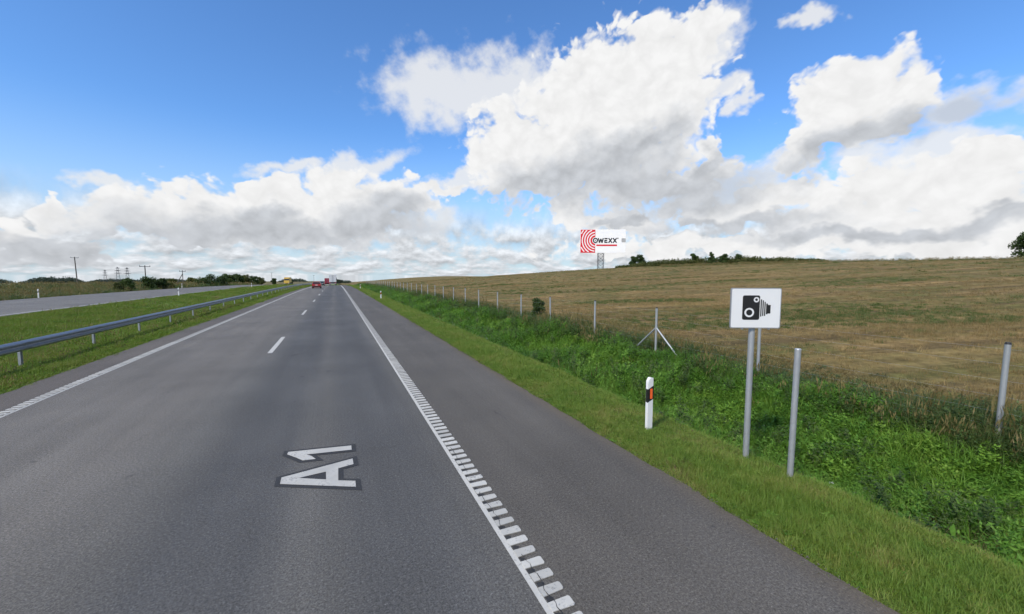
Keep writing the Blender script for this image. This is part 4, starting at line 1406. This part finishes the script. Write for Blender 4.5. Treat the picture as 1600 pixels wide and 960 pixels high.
rv = np.random.default_rng(11)
lib_grass = library('grass_clump', [blade_clump('grass_clump', M['grass'], 46, .10, .035, .13, .0055, .9, rv) for _ in range(5)]
                    + [blade_clump('grass_clump', M['grass'], 30, .09, .06, .17, .006, .7, rv) for _ in range(2)]
                    + [blade_clump('grass_clump', M['dry'], 16, .1, .04, .12, .004, 1.0, rv)] + [leafy_clump('grass_clump', M['weed'], 4, .06, .03, .08, .05, rv, 6)])
lib_median = library('median_clump', [blade_clump('median_clump', M['median'], 60, .2, .05, .14, .011, .9, rv) for _ in range(5)] + [stalk_clump('median_clump', M['dry'], 8, .18, .12, .24, rv)])
lib_weed = library('weed_clump', [leafy_clump('weed_clump', M['weed'], 9, .14, .22, .5, .075, rv, 11) for _ in range(3)]
                   + [blade_clump('weed_clump', M['weed'], 44, .13, .25, .6, .011, 1.1, rv, 3) for _ in range(3)]
                   + [leafy_clump('weed_clump', M['weed'], 6, .12, .15, .35, .12, rv, 7)]
                   + [stalk_clump('weed_clump', M['dry'], 7, .12, .3, .6, rv)]
                   + [leafy_clump('weed_clump', M['weed_dark'], 5, .10, .45, .75, .08, rv, 16), blade_clump('weed_clump', M['dry'], 26, .13, .15, .4, .008, 1.0, rv, 3)])
lib_scrub = library('scrub_clump', [leafy_clump('scrub_clump', M['weed_dark'], 10, .18, .3, .75, .065, rv, 12) for _ in range(3)]
                    + [blade_clump('scrub_clump', M['scrub'], 40, .15, .3, .8, .010, .8, rv, 3) for _ in range(2)]
                    + [stalk_clump('scrub_clump', M['dry'], 22, .18, .45, .95, rv) for _ in range(2)]
                    + [blade_clump('scrub_clump', M['dry'], 34, .16, .3, .75, .008, .8, rv, 3)])
lib_stub = library('straw_clump', [blade_clump('straw_clump', M['straw'], 26, .16, .05, .17, .008, .5, rv, 2) for _ in range(4)]
                   + [blade_clump('straw_clump', M['straw'], 22, .22, .03, .08, .009, 1.6, rv, 2) for _ in range(2)]
                   + [blade_clump('straw_clump', M['scrub'], 30, .16, .06, .16, .010, .8, rv, 2)])
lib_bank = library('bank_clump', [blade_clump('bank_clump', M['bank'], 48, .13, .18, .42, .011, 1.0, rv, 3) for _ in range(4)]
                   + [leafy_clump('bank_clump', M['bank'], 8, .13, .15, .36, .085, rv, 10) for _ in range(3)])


def stone_mesh(r_):
    bm = bmesh.new(); bmesh.ops.create_icosphere(bm, subdivisions=1, radius=.011)
    for v_ in bm.verts: v_.co *= r_.uniform(.6, 1.25); v_.co.z *= .65
    me = bpy.data.meshes.new('grit'); bm.to_mesh(me); bm.free(); me.materials.append(M['stone'])
    return me


lib_stone = library('grit_stone', [stone_mesh(rv) for _ in range(4)])
lib_flower = library('flower_clump', [flower_clump('flower_clump', rv) for _ in range(3)])


def bands(x0, x1, spec, keep=None):
    """spec: (y0, y1, density, scale) with bigger clumps far away"""
    X = []; Y = []; S = []
    for y0, y1, d, s in spec:
        x, y = area(x0, x1, y0, y1, d, keep)
        X.append(x); Y.append(y); S.append(s * rng.uniform(.7, 1.25, len(x)))
    return np.concatenate(X), np.concatenate(Y), np.concatenate(S)


def choose(n, w):
    w = np.asarray(w, float)
    return rng.choice(len(w), n, p=w / w.sum())


# right verge
x, y, s = bands(3.93, 5.9, ((-.5, 9, 520, .85), (9, 20, 220, 1.15), (20, 50, 70, 1.7), (50, 190, 14, 3.0)))
x = np.where(x < 4.25, x - .10 * (patchy(x * .2, y, 2.3, 7) > .1) * rng.random(len(x)), x)
edge = np.clip((x - 3.80) / .45, .3, 1)
pch = .85 + .3 * patchy(x, y, 1.6, 2)
scl = np.stack([s, s, s * edge * pch * np.where(y > 20, .65, 1)], 1)
scatter('verge_grass', 'short green grass of the mown verge beside the hard shoulder', 'grass', np.stack([x, y, H(x, y) - .004], 1), scl, np.where((patchy(x, y, 1.3, 14) > .25) & (rng.random(len(x)) < .3), 7, choose(len(x), [4, 4, 4, 4, 4, 2, 2, .6, 1.0])), lib_grass)
# median, both sides of the guardrail, and the strip along the opposite road
x, y, s = bands(-20.05, -6.9, ((7, 22, 85, .9), (22, 45, 36, 1.25), (45, 100, 9, 2.2), (100, 220, 2.2, 4)), keep=lambda x, y: rng.random(len(x)) < np.where(x < -14, .7, 1))
edge = np.clip(np.minimum((-6.9 - x), (x + 20.1)) / .4, .35, 1)
scl = np.stack([s, s, s * edge * (.85 + .35 * patchy(x, y, .7, 5)) * np.where(y > 45, .6, 1)], 1)
scatter('median_grass', 'green mown grass of the median under the guardrail', 'grass', np.stack([x, y, H(x, y) - .004], 1), scl, choose(len(x), [4, 4, 4, 4, 4, 1.2]), lib_median)
# ditch
x, y, s = bands(5.95, 9.9, ((-.5, 9, 130, .8), (9, 20, 70, 1.0), (20, 50, 26, 1.3), (50, 190, 6, 2.2)), keep=lambda x, y: (x > 6.9) | (rng.random(len(x)) < .5 + .7 * patchy(x, y, 1.3, 1)))
bank = np.where((x > 6.3) & (x < 9.3), 1, .75) * np.where(x < 6.3, .6, 1)
hs = s * bank * (.95 + .75 * patchy(x, y, 1.5, 9)) * np.where(y > 50, .5, np.where(y > 20, .8, 1.0))
scatter('ditch_weeds', 'lush green weeds filling the ditch between verge and fence', 'weeds', np.stack([x, y, H(x, y) - .01], 1), np.stack([s, s, hs], 1), np.where((x < 7.1) & (rng.random(len(x)) < .25 + .3 * patchy(x, y, 1.8, 17)), 9, choose(len(x), [4, 4, 4, 4, 4, 4, 1.6, .2, 2.2, .4])), lib_weed, tilt=.18)
# grass on the far ditch bank, its sunlit brightness put into the colour
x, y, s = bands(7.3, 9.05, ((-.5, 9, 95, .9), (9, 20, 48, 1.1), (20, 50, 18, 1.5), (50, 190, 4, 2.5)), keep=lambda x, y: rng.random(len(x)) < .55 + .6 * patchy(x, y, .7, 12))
scatter('bank_grass', 'green grass, coloured as sunlit, on the far bank of the ditch', 'grass', np.stack([x, y, H(x, y) - .005], 1), np.stack([s, s, s * np.where(y > 50, .5, np.where(y > 20, .75, 1.0))], 1), choose(len(x), [4, 4, 4, 4, 3, 3, 3]), lib_bank, tilt=.18)
# grit along the crumbling asphalt edge
n_ = 2400
y = rng.uniform(.3, 26, n_); x = 3.97 - np.abs(rng.normal(0, .11, n_)) + .05
scatter('edge_grit', 'small stones and grit along the crumbling edge of the asphalt', 'gravel', np.stack([x, y, np.full(n_, .004)], 1), rng.uniform(.25, .8, n_), choose(n_, [1, 1, 1, 1]), lib_stone)
# scrub along the fence
x, y, s = bands(8.85, 12.9, ((-.5, 9, 100, .8), (9, 20, 54, 1.0), (20, 50, 16, 1.35), (50, 190, 4, 2.4)), keep=lambda x, y: rng.random(len(x)) < np.clip(1.25 - (x - 10.5) * .4, .15, 1) * np.clip((x - 8.6) * 1.8, .3, 1))
hs = s * np.clip(1.25 - (x - 9.9) * .5, .28, 1.25) * (.8 + .4 * patchy(x, y, .8, 4)) * np.where(y > 50, .45, np.where(y > 20, .75, .9))
hs = hs * np.where((np.abs(y - 9.98) < 1.9) & (x < 9.85), .38, 1.0)
far_dry = np.clip((x - 10.6) / 1.6, 0, 1)
pick = np.where(rng.random(len(x)) < .05 + .85 * far_dry, choose(len(x), [0, 0, 0, 0, 0, 3, 3, 4]), choose(len(x), [4, 4, 4, 3, 3, .6, .6, .6]))
scatter('fence_scrub', 'tangled olive and brown weeds growing along the fence', 'weeds', np.stack([x, y, H(x, y) - .01], 1), np.stack([s, s, hs], 1), pick, lib_scrub, tilt=.15)
# stubble
def rows(x, y):
    u = (x * math.cos(R_(20)) + y * math.sin(R_(20)))
    return x, y
X = []; Y = []; S = []
for x0, x1, y0, y1, d, s0 in ((12.2, 30, -2, 28, 26, 1.0), (30, 60, 0, 60, 5, 1.7), (12.2, 30, 28, 80, 5, 1.6), (60, 150, 5, 140, .8, 3.2), (12.2, 60, 60, 200, .9, 3.0)):
    x, y = area(x0, x1, y0, y1, d, keep=lambda x, y: rng.random(len(x)) < .62 + .5 * patchy(x * .4 - y * .12, y * 1.1 + x * .35, .9, 3))
    X.append(x); Y.append(y); S.append(s0 * rng.uniform(.65, 1.3, len(x)))
x, y, s = map(np.concatenate, (X, Y, S))
gp_ = patchy(x * .25, y * .7 + x * .25, .6, 8) > .28
pick = np.where(gp_ & (rng.random(len(x)) < .65), 6, choose(len(x), [4, 4, 4, 4, 3, 3, .5]))
scatter('field_stubble', 'straw stubble and regrowth on the harvested field', 'stubble', np.stack([x, y, H(x, y) - .006], 1), np.stack([s, s, s * np.where(s > 1.5, .5, 1)], 1), pick, lib_stub)
# tall dry grass standing on the field skyline
a = rng.uniform(44, 84, 2600); d = rng.uniform(128, 150, 2600)
x, y = d * np.sin(np.radians(a)), d * np.cos(np.radians(a))
s = rng.uniform(1.0, 2.2, len(x))
scatter('crest_grass', 'thin fringe of tall dry grass along the hill skyline', 'grass', np.stack([x, y, H(x, y) - .02], 1), np.stack([s, s, s * .45], 1), choose(len(x), [1, 0, 0, 2, 2, 3, 3, 3]), lib_scrub)
# meadow beyond the opposite road
x, y, s = bands(-75, -33.0, ((50, 110, 1.6, 2.2), (110, 220, .6, 3.6)))
scatter('meadow_grass', 'rough brown and green grass of the meadow beyond the opposite road', 'grass', np.stack([x, y, H(x, y) - .02], 1), np.stack([s, s, s * .42], 1), choose(len(x), [1, 1, 1, 3, 3, 2, 2, 4]), lib_scrub)
# white wild flowers along the ditch edge
x, y, s = bands(5.85, 8.6, ((1, 20, .9, .5), (20, 45, .5, .8)), keep=lambda x, y: (patchy(x, y, .8, 6) > .0) & (rng.random(len(x)) < np.where(x < 6.9, 1, .4)))
scatter('wild_flowers', 'white wild flowers dotted along the ditch edge', 'flowers', np.stack([x, y, H(x, y)], 1), s, choose(len(x), [1, 1, 1]), lib_flower)

sc.cycles.use_denoising = True
sc.cycles.max_bounces = 6
sc.cycles.transparent_max_bounces = 8
sc.cycles.diffuse_bounces = 3
sc.cycles.glossy_bounces = 3
sc.cycles.transmission_bounces = 3
sc.cycles.use_adaptive_sampling = True
sc.cycles.adaptive_threshold = 0.02
sc.cycles.adaptive_min_samples = 24
